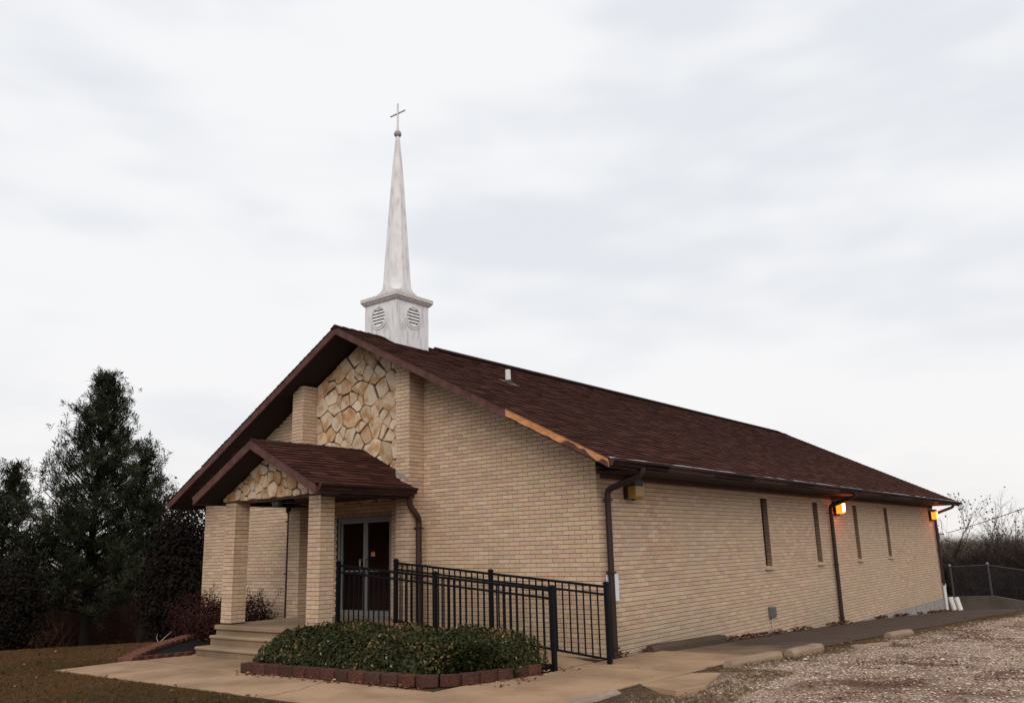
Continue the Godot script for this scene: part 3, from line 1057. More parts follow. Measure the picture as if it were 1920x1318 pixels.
func main_roof(ch: Node) -> void:
	var rf := part("roof", ch)
	var mb := MB.new()
	var th := 0.06
	mb.prism(PackedVector2Array([Vector2(RX, RY - th), Vector2(EXR, EYR - th), Vector2(EXR, EYR - 0.012), Vector2(RX, RY - 0.012)]), ZB, ZF - 0.03)
	mb.prism(PackedVector2Array([Vector2(EXL, EYL - th), Vector2(RX, RY - th), Vector2(RX, RY - 0.012), Vector2(EXL, EYL - 0.012)]), ZB, ZF - 0.03)
	obj("deck", mb, M.dark_brown, rf)
	var ur := Vector3(RX - EXR, RY - EYR, 0).normalized()
	var ul := Vector3(RX - EXL, RY - EYL, 0).normalized()
	var nr := Vector3(RY - EYR, EXR - RX, 0).normalized()
	var nl := Vector3(EYL - RY, RX - EXL, 0).normalized()
	tabs(rf, Vector3(EXR + 0.02, EYR - 0.012 - 0.01, ZF + 0.02), Vector3.FORWARD, ur, nr, ZF - ZB + 0.04, Vector2(EXR + 0.02 - RX, RY - EYR).length())
	tabs(rf, Vector3(EXL - 0.02, EYL - 0.012 - 0.01, ZB - 0.02), Vector3.BACK, ul, nl, ZF - ZB + 0.04, Vector2(RX - EXL + 0.02, RY - EYL).length())
	var cap := MB.new()
	var zz := ZF + 0.02
	while zz > ZB:
		var cc := Color(0.085, 0.045, 0.043) * rng.randf_range(0.75, 1.2)
		cap.quad(Vector3(RX, RY + 0.024, zz), Vector3(RX + 0.13, RY - 0.05, zz), Vector3(RX + 0.13, RY - 0.058, zz - 0.24), Vector3(RX, RY + 0.008, zz - 0.24), cc)
		cap.quad(Vector3(RX - 0.13, RY - 0.05, zz), Vector3(RX, RY + 0.024, zz), Vector3(RX, RY + 0.008, zz - 0.24), Vector3(RX - 0.13, RY - 0.058, zz - 0.24), cc)
		cap.tri(Vector3(RX - 0.13, RY - 0.05, zz), Vector3(RX + 0.13, RY - 0.05, zz), Vector3(RX, RY + 0.024, zz), cc)
		zz -= 0.2
	obj("ridge_cap", cap, M.shingle, rf)
	# raised ridge vent behind the steeple
	cap = MB.new()
	cap.prism(PackedVector2Array([Vector2(-0.16, -0.055), Vector2(0.16, -0.055), Vector2(0.16, -0.03), Vector2(0, 0.055), Vector2(-0.16, -0.03)]), -20.6, -1.95, Transform3D(Basis(), Vector3(RX, RY, 0)), Color(0.062, 0.036, 0.036))
	obj("ridge_vent", cap, M.shingle, rf)
	# rake boards: brown, and the bare wood at the lower right
	var P := func(x: float) -> Vector3: return Vector3(x, roof_y(x) - 0.016, ZF)
	board("rake_board", P.call(RX), P.call(-1.10), 0.142, Vector3(0, 0, 0.035), M.fascia, rf)
	var wb := board("rake_board", P.call(-1.10), P.call(EXR), 0.118, Vector3(0, 0, 0.03), M.raw_wood, rf)
	wb.set_meta("label", "bare weathered wood length of the rake board with its paint gone")
	# the last of the paint, clinging to the lower edge of the bare board
	var pr2 := MB.new()
	var xx := -1.08
	var lastp := 0.0
	while xx < EXR - 0.02:
		var x2 := minf(xx + 0.045, EXR)
		var up: float = maxf(0.0, noise.get_noise_2d(xx * 55.0, 33.0) * 0.13 + 0.012) * clampf((xx + 1.2) * 1.5, 0.2, 1.0)
		if up > 0.004 or lastp > 0.004:
			var A := Vector3(xx, roof_y(xx) - 0.016 - 0.1185, ZF + 0.002); var B := Vector3(x2, roof_y(x2) - 0.016 - 0.1185, ZF + 0.002)
			pr2.quad(A, B, B + Vector3(0, up, 0), A + Vector3(0, lastp, 0))
		lastp = up
		xx = x2
	obj("paint_remnant", pr2, M.fascia, rf)
	board("rake_board", P.call(EXL), P.call(RX), 0.142, Vector3(0, 0, 0.035), M.fascia, rf)
	var Q := func(x: float) -> Vector3: return Vector3(x, roof_y(x) - 0.016, ZB + 0.035)
	board("rake_board", Q.call(RX), Q.call(EXR), 0.142, Vector3(0, 0, 0.035), M.fascia, rf)
	board("rake_board", Q.call(EXL), Q.call(RX), 0.142, Vector3(0, 0, 0.035), M.fascia, rf)
	# shingle mould above the rake boards
	# soffits: sloping under the rakes, level under the eaves
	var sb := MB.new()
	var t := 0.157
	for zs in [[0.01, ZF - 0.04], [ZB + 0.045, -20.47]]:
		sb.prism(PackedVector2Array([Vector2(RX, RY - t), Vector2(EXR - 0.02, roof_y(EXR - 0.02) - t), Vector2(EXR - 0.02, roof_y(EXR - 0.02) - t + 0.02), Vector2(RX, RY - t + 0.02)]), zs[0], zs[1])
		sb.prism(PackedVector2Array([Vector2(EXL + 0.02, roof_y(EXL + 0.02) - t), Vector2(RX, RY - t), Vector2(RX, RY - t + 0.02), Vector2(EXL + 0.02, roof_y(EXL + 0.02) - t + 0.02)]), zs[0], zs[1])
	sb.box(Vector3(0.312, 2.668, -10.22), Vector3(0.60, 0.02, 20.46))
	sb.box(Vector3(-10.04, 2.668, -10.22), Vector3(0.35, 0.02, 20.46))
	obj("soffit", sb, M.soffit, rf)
	var fb := MB.new()
	fb.box(Vector3(EXR - 0.012, 2.722, -10.39), Vector3(0.024, 0.128, 22.05))
	obj("fascia", fb, M.fascia, rf)
	fb = MB.new()
	fb.box(Vector3(EXL + 0.012, 2.722, -10.39), Vector3(0.024, 0.128, 22.05))
	obj("fascia", fb, M.fascia, rf)
	fb = MB.new()
	fb.box(Vector3(0.018, 2.625, -10.25), Vector3(0.02, 0.068, 20.3))
	obj("frieze_board", fb, M.fascia, rf)
	gutter(rf, Vector3(EXR + 0.002, 2.680, ZF - 0.02), Vector3(EXR + 0.002, 2.680, ZB + 0.05), Vector3.RIGHT)
	gutter(rf, Vector3(EXL - 0.002, 2.680, ZB + 0.05), Vector3(EXL - 0.002, 2.680, ZF - 0.02), Vector3.LEFT)
	# pale metal drip edge, a little wavy
	fb = MB.new()
	var last := Vector3(EXR + 0.035, 2.790, ZF)
	zz = ZF
	while zz > ZB + 0.1:
		zz -= 0.35
		var nx := Vector3(EXR + 0.035, 2.790 + 0.006 * noise.get_noise_2d(zz * 60, 5), zz)
		fb.quad(last, nx, nx + Vector3(-0.05, 0.016, 0), last + Vector3(-0.05, 0.016, 0))
		fb.quad(last + Vector3(0, -0.013, 0), nx + Vector3(0, -0.013, 0), nx, last)
		last = nx
	obj("drip_edge", fb, M.drip, rf)
	# vent pipe with its flashing
	var vp := part("vent_pipe", ch)
	mb = MB.new()
	mb.tube([Vector3(-3.13, 4.62, -2.0), Vector3(-3.13, 4.96, -2.0)], [0.052, 0.052], 14)
	mb.tube([Vector3(-3.13, 4.955, -2.0), Vector3(-3.13, 4.85, -2.0)], [0.044, 0.044], 14)
	obj("pipe", mb, M.white_plastic, vp)
	mb = MB.new()
	mb.tube([Vector3(-3.13, 4.66, -2.0), Vector3(-3.13, 4.76, -2.0)], [0.11, 0.056], 12)
	mb.box(Vector3(-3.10, 4.705, -2.0), Vector3(0.34, 0.006, 0.3), Color.WHITE, Basis(Vector3(0, 0, 1), -atan(SR)))
	obj("flashing", mb, M.gutter, vp)

func ring(mb: MB, fr: Transform3D, r0: float, r1: float, z0: float, z1: float, seg := 36) -> void:
	for i in seg:
		var a := TAU * i / seg; var b := TAU * (i + 1) / seg
		var ca := Vector3(cos(a), sin(a), 0); var cb := Vector3(cos(b), sin(b), 0)
		var zz := Vector3(0, 0, z1); var zb := Vector3(0, 0, z0)
		mb.quad(fr * (ca * r0 + zz), fr * (ca * r1 + zz), fr * (cb * r1 + zz), fr * (cb * r0 + zz))
		mb.quad(fr * (ca * r1 + zb), fr * (cb * r1 + zb), fr * (cb * r1 + zz), fr * (ca * r1 + zz))
		mb.quad(fr * (cb * r0 + zb), fr * (ca * r0 + zb), fr * (ca * r0 + zz), fr * (cb * r0 + zz))

func steeple(ch: Node) -> void:
	var st := part("steeple", ch)
	var cx := -5.04
	var cz := -0.93
	var h := 0.441
	var c := Vector3(cx, 0, cz)
	var mb := MB.new()
	mb.box(c + Vector3(0, 5.85, 0), Vector3(h * 2, 1.12, h * 2), Color.WHITE, Basis(), 0.008)
	obj("tower", mb, M.steeple, st)
	mb = MB.new()
	mb.box(c + Vector3(0, 6.452, 0), Vector3(1.02, 0.085, 1.02), Color.WHITE, Basis(), 0.008)
	for s in [[0.97, 6.396, 0.03], [0.93, 6.37, 0.024]]:
		mb.box(c + Vector3(0, s[1], 0), Vector3(s[0], s[2], s[0]))
	obj("cornice", mb, M.steeple_worn, st)
	mb = MB.new()
	mb.box(c + Vector3(0, 6.56, 0), Vector3(0.555, 0.13, 0.555), Color.WHITE, Basis(), 0.01)
	obj("plinth", mb, M.steeple_worn, st)
	# eight-sided spire with a flared foot
	mb = MB.new()
	var prof := [[6.62, 0.30, 1.0], [6.64, 0.302, 0.55], [6.665, 0.303, 0.25], [6.70, 0.302, 0.08], [6.76, 0.297, 0.0], [6.95, 0.283, 0.0], [7.5, 0.247, 0.0], [8.3, 0.190, 0.0], [9.03, 0.138, 0.0], [9.6, 0.088, 0.0], [10.04, 0.045, 0.0]]
	var foot := func(k: int, i: int) -> Vector3:
		var a := TAU * (i + 0.5) / 8
		var o := Vector3(sin(a), 0, cos(a)) * float(prof[k][1])
		var q := Vector3(signf(o.x), 0, signf(o.z)) * 0.268
		q += Vector3(o.x - q.x, 0, 0) * 0.06 if absf(o.x) < absf(o.z) else Vector3(0, 0, o.z - q.z) * 0.06
		return c + o.lerp(q, prof[k][2]) + Vector3(0, prof[k][0], 0)
	for k in prof.size() - 1:
		for i in 8:
			mb.quad(foot.call(k, i), foot.call(k, i + 1), foot.call(k + 1, i + 1), foot.call(k + 1, i))
	obj("spire", mb, M.steeple, st)
	var sm := SphereMesh.new()
	sm.radius = 0.079; sm.height = 0.158; sm.radial_segments = 24; sm.rings = 12
	node("ball", sm, M.ball, st).position = c + Vector3(0, 10.105, 0)
	mb = MB.new()
	mb.tube([c + Vector3(0, 10.15, 0), c + Vector3(0, 10.24, 0), c + Vector3(0, 10.30, 0), c + Vector3(0, 10.80, 0), c + Vector3(0, 10.812, 0)], [0.036, 0.024, 0.0205, 0.0195, 0.01], 10)
	mb.tube([c + Vector3(-0.215, 10.58, 0), c + Vector3(0.215, 10.58, 0)], [0.019, 0.019], 10)
	obj("cross", mb, M.steeple, st)
	for f in [Transform3D(Basis(), Vector3(cx - 0.035, 6.075, cz + h)), Transform3D(Basis(Vector3.UP, PI / 2), Vector3(cx + h, 6.075, cz))]:
		mb = MB.new()
		ring(mb, f, 0.198, 0.25, -0.02, 0.014)
		ring(mb, f, 0.182, 0.206, -0.02, 0.026)
		obj("louver_ring", mb, M.steeple, st)
		mb = MB.new()
		var disc := PackedVector2Array()
		for i in 28: disc.append(Vector2(cos(TAU * i / 28), sin(TAU * i / 28)) * 0.184)
		mb.prism(disc, -0.012, 0.002, f)
		obj("louver_back", mb, M.louver_gap, st)
		for i in 6:
			var y := -0.160 + i * 0.064
			var wd := sqrt(maxf(0.0, 0.184 * 0.184 - y * y)) * 1.9
			mb = MB.new()
			mb.box(f * Vector3(0, y, 0.013), Vector3(wd, 0.046, 0.006), Color.WHITE, f.basis * Basis(Vector3.RIGHT, -0.30))
			obj("louver_slat", mb, M.steeple, st)

func spouts(ch: Node) -> void:
	pipe("downspout", [Vector3(0.675, 2.69, -0.16), Vector3(0.67, 2.60, -0.16), Vector3(0.085, 2.42, -0.16), Vector3(0.075, 0.12, -0.16)], M.spout, ch)
	pipe("downspout", [Vector3(0.675, 2.69, -9.95), Vector3(0.67, 2.60, -9.95), Vector3(0.085, 2.42, -9.93), Vector3(0.075, -0.22, -9.93)], M.spout, ch)
	pipe("downspout", [Vector3(0.675, 2.69, -20.30), Vector3(0.67, 2.60, -20.30), Vector3(0.085, 2.40, -20.30), Vector3(0.075, 0.15, -20.30)], M.spout, ch)
	# porch downspout that swings out beside the right pilaster
	pipe("downspout", [Vector3(-3.30, 2.55, 0.46), Vector3(-3.34, 2.44, 0.42), Vector3(-3.345, 2.36, 0.40), Vector3(-3.30, 2.20, 0.27), Vector3(-3.345, 2.12, 0.20), Vector3(-3.345, 0.35, 0.20)], M.porch_spout, ch, 0.05)
	pipe("downspout", [Vector3(-6.50, 2.54, 0.40), Vector3(-6.55, 2.46, 0.38), Vector3(-6.88, 2.40, 0.08), Vector3(-6.90, 0.20, 0.07)], M.porch_spout, ch, 0.05)
	pipe("downspout", [Vector3(-10.27, 2.69, -0.25), Vector3(-10.26, 2.62, -0.25), Vector3(-9.91, 2.48, -0.25), Vector3(-9.91, -1.0, -0.25)], M.spout, ch)


# ---------------------------------------------------------------- small things
func wall_light(label: String, z: float, y: float, lit: bool) -> void:
	var t := thing("wall_light", label, "wall light", Vector3(0.006, y, z), 0.0, "wall lights along the side wall")
	var mb := MB.new()
	mb.box(Vector3(0.04, 0, 0), Vector3(0.08, 0.30, 0.26), Color.WHITE, Basis(), 0.01)
	obj("back_box", mb, M.dark_brown, t)
	mb = MB.new()
	mb.box(Vector3(0.145, 0.095, 0), Vector3(0.13, 0.11, 0.25), Color.WHITE, Basis(), 0.012)
	obj("hood", mb, M.hood, t)
	mb = MB.new()
	mb.prism(PackedVector2Array([Vector2(0.081, -0.145), Vector2(0.165, -0.145), Vector2(0.215, -0.11), Vector2(0.215, 0.038), Vector2(0.081, 0.038)]) if not lit else PackedVector2Array([Vector2(0.081, -0.12), Vector2(0.165, -0.12), Vector2(0.215, -0.085), Vector2(0.225, 0.13), Vector2(0.081, 0.13)]), -0.125, 0.125, Transform3D(), Color.WHITE, 0.006)
	obj("lens", mb, M.lamp_glow if lit else M.amber, t)
	mb = MB.new()
	mb.box(Vector3(0.10, -0.158, 0), Vector3(0.04, 0.02, 0.05))
	obj("latch", mb, M.dark_brown, t)
	if lit:
		t.get_child(1).position.y = 0.045
		mb = MB.new()
		mb.prism(PackedVector2Array([Vector2(0.20, -0.075), Vector2(0.224, -0.072), Vector2(0.231, 0.112), Vector2(0.20, 0.112)]), -0.098, 0.098, Transform3D(), Color.WHITE, 0.004)
		obj("bulb_glow", mb, M.lamp_core if z > -15.0 else M.lamp_core_dim, t)
		var l := OmniLight3D.new()
		l.name = "glow"
		l.light_color = Color(1.0, 0.40, 0.10)
		l.light_energy = 0.26
		l.light_size = 0.1
		l.omni_range = 30.0
		l.omni_attenuation = 2.0
		l.shadow_enabled = true
		t.add_child(l)
		l.position = Vector3(0.27, -0.02, 0)

func small_things() -> void:
	wall_light("unlit wall light with amber lens beside the corner downspout", -0.86, 2.46, false)
	wall_light("glowing orange wall light beside the middle downspout between two narrow windows", -10.45, 2.37, true)
	wall_light("glowing orange wall light at the far back corner of the church", -19.95, 2.34, true)
	# electrical box
	var t := thing("electrical_box", "small grey electrical box with thin conduit low on the brick side wall", "electrical box", Vector3(0.007, 0.33, -5.95))
	var mb := MB.new()
	mb.box(Vector3(0.045, 0.0, 0), Vector3(0.09, 0.20, 0.20), Color.WHITE, Basis(), 0.012)
	obj("cover", mb, M.meter_grey, t)
	mb = MB.new()
	mb.box(Vector3(0.096, 0.01, 0), Vector3(0.01, 0.15, 0.15), Color.WHITE, Basis(), 0.004)
	obj("lid", mb, M.meter_grey, t)
	mb = MB.new()
	mb.tube([Vector3(0.035, -0.10, 0.02), Vector3(0.03, -0.42, 0.02)], [0.014, 0.014], 8)
	obj("conduit", mb, M.conduit, t)
	# blank white panel at the corner
	var sg := thing("sign_panel", "blank white panel on the side wall behind the corner downspout", "sign", Vector3(0.008, 1.055, -0.275))
	mb = MB.new()
	mb.box(Vector3(0.012, 0, 0), Vector3(0.012, 0.37, 0.32), Color.WHITE, Basis(), 0.003)
	obj("panel", mb, M.sign_white, sg)
	mb = MB.new()
	for y in [-0.15, 0.15]: mb.tube([Vector3(0.012, y, 0.1), Vector3(0.022, y, 0.1)], [0.006, 0.005], 8)
	obj("screw", mb, M.galvanised, sg)
	# porch light hanging under the beam
	var pl := thing("porch_light", "dark twin floodlight hanging under the porch gable between the columns", "floodlight", Vector3(-4.86, 2.507, 1.75))
	mb = MB.new()
	mb.box(Vector3(0.10, -0.025, 0), Vector3(0.24, 0.05, 0.09), Color.WHITE, Basis(), 0.008)
	obj("mount", mb, M.black_metal, pl)
	for x in [-0.13, -0.05]:
		mb = MB.new()
		mb.tube([Vector3(x, -0.055, 0.02), Vector3(x, -0.055, 0.10), Vector3(x, -0.055, 0.11)], [0.03, 0.045, 0.046], 10)
		obj("lamp_head", mb, M.hood, pl)
	# drain pipes at the far corner
	var dp := thing("drain_pipe", "white plastic drain pipe standing at the foot of the far downspout", "pipe", Vector3(0.07, -0.62, -20.32))
	mb = MB.new()
	mb.tube([Vector3(0, 0.02, 0), Vector3(0, 0.80, 0)], [0.05, 0.05], 10)
	mb.tube([Vector3(0, 0.72, 0), Vector3(0, 0.82, 0)], [0.06, 0.06], 10)
	obj("pipe", mb, M.white_plastic, dp)
	for k in 2:
		var g := thing("drain_elbow", ["white ribbed drain elbow nearer the brick at the far corner", "white ribbed drain elbow on the outer side at the far corner"][k], "pipe", Vector3(0.20 + 0.17 * k, -0.62, -20.35), 0.0, "drain elbows at the far corner")
		mb = MB.new()
		var pts := []
		var rad := []
		for i in 15:
			pts.append(Vector3(0.006 * i, 0.40 - i * 0.028, 0.002 * i)); rad.append(0.075 if i % 2 else 0.082)
		mb.tube(pts, rad, 12)
		obj("pipe", mb, M.white_plastic, g)

func railing(called: String, label: String, posts: Array, tops: Array, bases: Array, z: float) -> void:
	var t := thing(called, label, "railing", Vector3(posts[0], bases[0], z), 0.0, "black metal railings of the ramp")
	var o := t.position
	var hgt := func(x: float) -> float: return remap(x, posts[0], posts[2], tops[0], tops[2])
	var low := func(x: float) -> float: return remap(x, posts[0], posts[2], bases[0], bases[2]) + 0.05
	for i in 3:
		var mb := MB.new()
		var x: float = posts[i]
		var b: float = bases[i] - 0.02
		mb.box(Vector3(x, (b + tops[i]) / 2, z) - o, Vector3(0.058, tops[i] - b, 0.058), Color.WHITE, Basis(), 0.004)
		mb.box(Vector3(x, tops[i] + 0.012, z) - o, Vector3(0.072, 0.024, 0.072), Color.WHITE, Basis(), 0.008)
		mb.box(Vector3(x, tops[i] + 0.028, z) - o, Vector3(0.045, 0.012, 0.045), Color.WHITE, Basis(), 0.005)
		obj("post", mb, M.black_metal, t)
	for i in 2:
		var xa: float = posts[i] + 0.029; var xb: float = posts[i + 1] - 0.029
		for kind in [[0.035, 0.034], [0.135, 0.028], [-1.0, 0.028]]:
			var ya: float = hgt.call(xa) - kind[0] if kind[0] > 0 else low.call(xa)
			var yb: float = hgt.call(xb) - kind[0] if kind[0] > 0 else low.call(xb)
			var mb := MB.new()
			var d := Vector3(xb - xa, yb - ya, 0)
			mb.box(Vector3((xa + xb) / 2, (ya + yb) / 2, z) - o, Vector3(d.length(), kind[1], 0.03), Color.WHITE, Basis(Vector3(0, 0, 1), atan2(d.y, d.x)), 0.004)
			obj("rail", mb, M.black_metal, t)
		var count := int(round((xb - xa) / 0.113))
		for k in range(1, count):
			var x := lerpf(xa, xb, float(k) / count)
			var mb := MB.new()
			var y0: float = low.call(x); var y1: float = hgt.call(x) - 0.03
			mb.box(Vector3(x, (y0 + y1) / 2, z) - o, Vector3(0.016, y1 - y0, 0.016))
			obj("baluster", mb, M.black_metal, t)

func edging() -> void:
	var path := [Vector2(-3.66, 3.23), Vector2(-1.66, 3.10), Vector2(-0.62, 3.02), Vector2(-0.30, 2.84), Vector2(-0.13, 2.40), Vector2(0.0, 1.58)]
	var t := thing("bed_edging", "row of red edging blocks round the green shrub bed", "edging", Vector3(-1.8, 0.125, 3.0))
	var o := t.position
	var cur := Curve2D.new()
	for p in path: cur.add_point(p)
	var s := 0.0
	var total := cur.get_baked_length()
	while s < total - 0.1:
		var l := rng.randf_range(0.235, 0.27)
		var a := cur.sample_baked(s); var b := cur.sample_baked(minf(s + l, total))
		var mid := (a + b) / 2.0
		var dir := Vector3(b.x - a.x, 0, b.y - a.y).normalized()
		var out := dir.cross(Vector3.UP)
		out = -out
		if out.dot(Vector3(mid.x + 1.8, 0, mid.y - 1.2)) < 0: out = -out
		dir = Vector3.UP.cross(out)
		var jit := Basis(Vector3.UP, rng.randf_range(-0.05, 0.05)) * Basis(Vector3(1, 0, 0), rng.randf_range(-0.04, 0.04))
		var mb := MB.new()
		var col := Color(0.155, 0.062, 0.043).lerp(Color(0.105, 0.056, 0.045), rng.randf()) * rng.randf_range(0.85, 1.15)
		var w := (l - 0.012) / 2.0
		var pr := PackedVector2Array([Vector2(-w * 0.8, -0.09), Vector2(w * 0.8, -0.09), Vector2(w, 0.045), Vector2(w * 0.62, 0.078), Vector2(0, 0.088), Vector2(-w * 0.62, 0.078), Vector2(-w, 0.045)])
		var fr := Transform3D(jit * Basis(dir, out, Vector3.UP if dir.cross(out).y > 0 else Vector3.DOWN), Vector3(mid.x, 0.125, mid.y) - o)
		if dir.cross(out).y > 0: mb.prism(pr, 0.0, 0.125 + rng.randf_range(-0.008, 0.008), fr, col, 0.01)
		else:
			fr.origin.y += 0.125
			mb.prism(pr, 0.0, 0.125, fr, col, 0.01)
		obj("block", mb, M.paver, t)
		s += l
	# stepped paver wall left of the steps, its face dark towards the walk
	var w2 := thing("paver_wall", "low stepped wall of red pavers curving back from the walkway end", "paver wall", Vector3(-7.0, 0.12, 2.6))
	o = w2.position
	for i in 13:
		var f := i / 12.0
		var p := Vector3(lerpf(-6.50, -7.45, f), 0, lerpf(3.32, 1.72, f) ) + Vector3(-0.13 * sin(f * PI), 0, 0)
		var top := lerpf(0.19, 0.335, f)
		var courses := 1 + int(f * 1.6)
		for k in courses:
			var mb := MB.new()
			var hh := 0.075
			mb.box(Vector3(p.x + 0.02 * k, top - 0.037 - hh * k, p.z) - o, Vector3(0.24, hh - 0.006, 0.165), Color(0.20, 0.085, 0.06) * rng.randf_range(0.75, 1.15), Basis(Vector3.UP, 0.55 + rng.randf_range(-0.1, 0.1)), 0.012)
			obj("paver", mb, M.paver, w2)
	var w3 := thing("paver_strip", "flat strip of red pavers along the walkway edge before the dark mulch", "paver strip", Vector3(-6.25, 0.13, 2.8))
	o = w3.position
	for i in 6:
		var f := (i + 0.5) / 6.0
		var mb := MB.new()
		mb.box(Vector3(lerpf(-6.42, -6.20, f), 0.155, lerpf(3.26, 2.40, f)) - o, Vector3(0.085, 0.07, 0.138), Color(0.15, 0.06, 0.045) * rng.randf_range(0.8, 1.15), Basis(Vector3.UP, 0.25), 0.008)
		obj("paver", mb, M.paver, w3)
	var mu := MB.new()
	for i in 12:
		var rows := []
		for f in [i / 12.0, (i + 1) / 12.0]:
			var a := Vector3(lerpf(-6.42, -6.30, f), 0.14, lerpf(3.22, 1.60, f))
			var b := Vector3(lerpf(-6.46, -7.41, f) - 0.13 * sin(f * PI), lerpf(0.13, 0.27, f), lerpf(3.30, 1.70, f))
			rows.append([a, a.lerp(b, 0.33) + Vector3(0, 0.012 * noise.get_noise_2d(f * 200, 1), 0), a.lerp(b, 0.66) + Vector3(0, 0.015 * noise.get_noise_2d(f * 200, 60), 0), b])
		for k in 3: mu.quad(rows[0][k], rows[1][k], rows[1][k + 1], rows[0][k + 1])
	var mo := stuff("mulch", mu, M.mulch)
	tag(mo, "dark mulch between the paver wall and the porch steps", "mulch")

func parking_stop(label: String, a: Vector3, b: Vector3, tone := 1.0) -> void:
	var c := (a + b) / 2.0
	var t := thing("parking_stop", label, "parking stop", c, 0.0, "concrete parking stops")
	var mb := MB.new()
	var u := (b - a).normalized()
	var s := u.cross(Vector3.UP).normalized()
	var n := 9
	var col := Color(0.32, 0.225, 0.155) * tone
	var prof := [Vector2(-0.085, -0.05), Vector2(0.085, -0.05), Vector2(0.078, 0.05), Vector2(0.045, 0.098), Vector2(-0.045, 0.098), Vector2(-0.078, 0.05)]
	var rings := []
	for i in n + 1:
		var f := float(i) / n
		var shrink := 0.9 if i == 0 or i == n else 1.0
		var row := []
		for p in prof:
			var j := 0.008 * noise.get_noise_3d(f * 300, p.x * 900, c.z * 50)
			row.append((a - c) + (b - a) * f + s * (p.x * shrink + j) + Vector3.UP * (p.y * (shrink if p.y > 0 else 1.0) + j))
		rings.append(row)
	for i in n:
		for k in prof.size():
			var k2 := (k + 1) % prof.size()
			mb.quad(rings[i][k], rings[i][k2], rings[i + 1][k2], rings[i + 1][k], col * (1.0 + 0.12 * noise.get_noise_2d(i * 90, k * 70)))
	for k in range(1, prof.size() - 1):
		mb.tri(rings[0][0], rings[0][k + 1], rings[0][k], col)
		mb.tri(rings[n][0], rings[n][k], rings[n][k + 1], col)
	obj("block", mb, M.concrete, t)

func fence() -> void:
	# concrete retaining wall and chain-link fence beyond the far corner
	var pts := [Vector3(-2.2, -0.33, -22.0), Vector3(-0.05, -0.31, -22.0), Vector3(1.10, -0.262, -22.0), Vector3(4.4, -0.84, -22.0), Vector3(7.6, -1.35, -22.0)]
	var cw := thing("retaining_wall", "low grey concrete retaining wall under the chain-link fence", "wall", Vector3(1.0, -0.9, -22.0))
	var mb := MB.new()
	for i in pts.size() - 1:
		var a: Vector3 = pts[i] - cw.position; var b: Vector3 = pts[i + 1] - cw.position
		var d := Vector3(0, -1.3, 0); var k := Vector3(0, 0, -0.22)
		var col := Color(0.10, 0.085, 0.074)
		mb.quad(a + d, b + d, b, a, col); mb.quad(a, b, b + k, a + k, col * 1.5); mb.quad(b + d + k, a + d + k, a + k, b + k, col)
	obj("wall", mb, M.concrete, cw)
	var f := thing("chain_link_fence", "chain-link fence on the concrete wall behind the church", "fence", Vector3(1.0, -0.3, -22.1))
	var up := Vector3(0, 0.98, 0)
	var o := f.position
	var zoff := Vector3(0, 0, -0.1)
	var posts := [pts[1], pts[2], pts[2].lerp(pts[3], 0.72), pts[3].lerp(pts[4], 0.5)]
	for p in posts:
		mb = MB.new()
		mb.tube([p + zoff - o, p + zoff + up + Vector3(0, 0.02, 0) - o], [0.038, 0.038], 8)
		obj("post", mb, M.fence_post, f)
		var sm := SphereMesh.new()
		sm.radius = 0.045; sm.height = 0.09; sm.radial_segments = 10; sm.rings = 6
		node("post_cap", sm, M.galvanised, f).position = p + zoff + up + Vector3(0, 0.045, 0) - o
	for i in posts.size() - 1:
		mb = MB.new()
		mb.tube([posts[i] + zoff + up - o, posts[i + 1] + zoff + up - o], [0.018, 0.018], 6)
		obj("top_rail", mb, M.fence_post, f)
		var net := MB.new()
		var l: float = posts[i].distance_to(posts[i + 1])
		var n := int(l / 0.075)
		var hh := 0.95
		for k in range(-13, n):
			for s in [0, 1]:
				var x0 := float(k) * 0.075; var x1 := x0 + hh
				var y0 := 0.0; var y1 := hh
				if x0 < 0: y0 = -x0; x0 = 0
				if x1 > l: y1 = hh - (x1 - l); x1 = l
				if y1 <= y0: continue
				if s: 
					var tmp := y0; y0 = hh - y0; y1 = hh - y1
				var a: Vector3 = posts[i].lerp(posts[i + 1], x0 / l) + Vector3(0, 0.02 + y0, -0.1) - o
				var b: Vector3 = posts[i].lerp(posts[i + 1], x1 / l) + Vector3(0, 0.02 + y1, -0.1) - o
				net.tube([a, b], [0.0026, 0.0026], 3, Color.WHITE, false)
		stuff("mesh", net, M.old_wire, f)
	# overhead cable
	var wp := []
	var wr := []
	for i in 41:
		var g := i / 20.0
		wp.append(Vector3(lerpf(-3.6, 9.0, g), 1.9 + 4.3 * g - 1.6 * g * (1 - g), -40.0 + 8.0 * g)); wr.append(0.018)
	mb = MB.new()
	mb.tube(wp, wr, 5)
	tag(obj("power_cable", mb, M.wire), "thin overhead cable rising to the right above the bare woods", "cable")


# ---------------------------------------------------------------- plants
func leaf_mesh(l: float, w: float, fold := 0.3) -> ArrayMesh:
	var mb := MB.new()
	var a := Vector3(0, 0, 0); var t := Vector3(0, l * 0.12, l)
	var r := Vector3(w / 2, w * fold, l * 0.45); var q := Vector3(-w / 2, w * fold, l * 0.45)
	mb.tri(a, t, r); mb.tri(a, q, t)
	return mb.mesh()

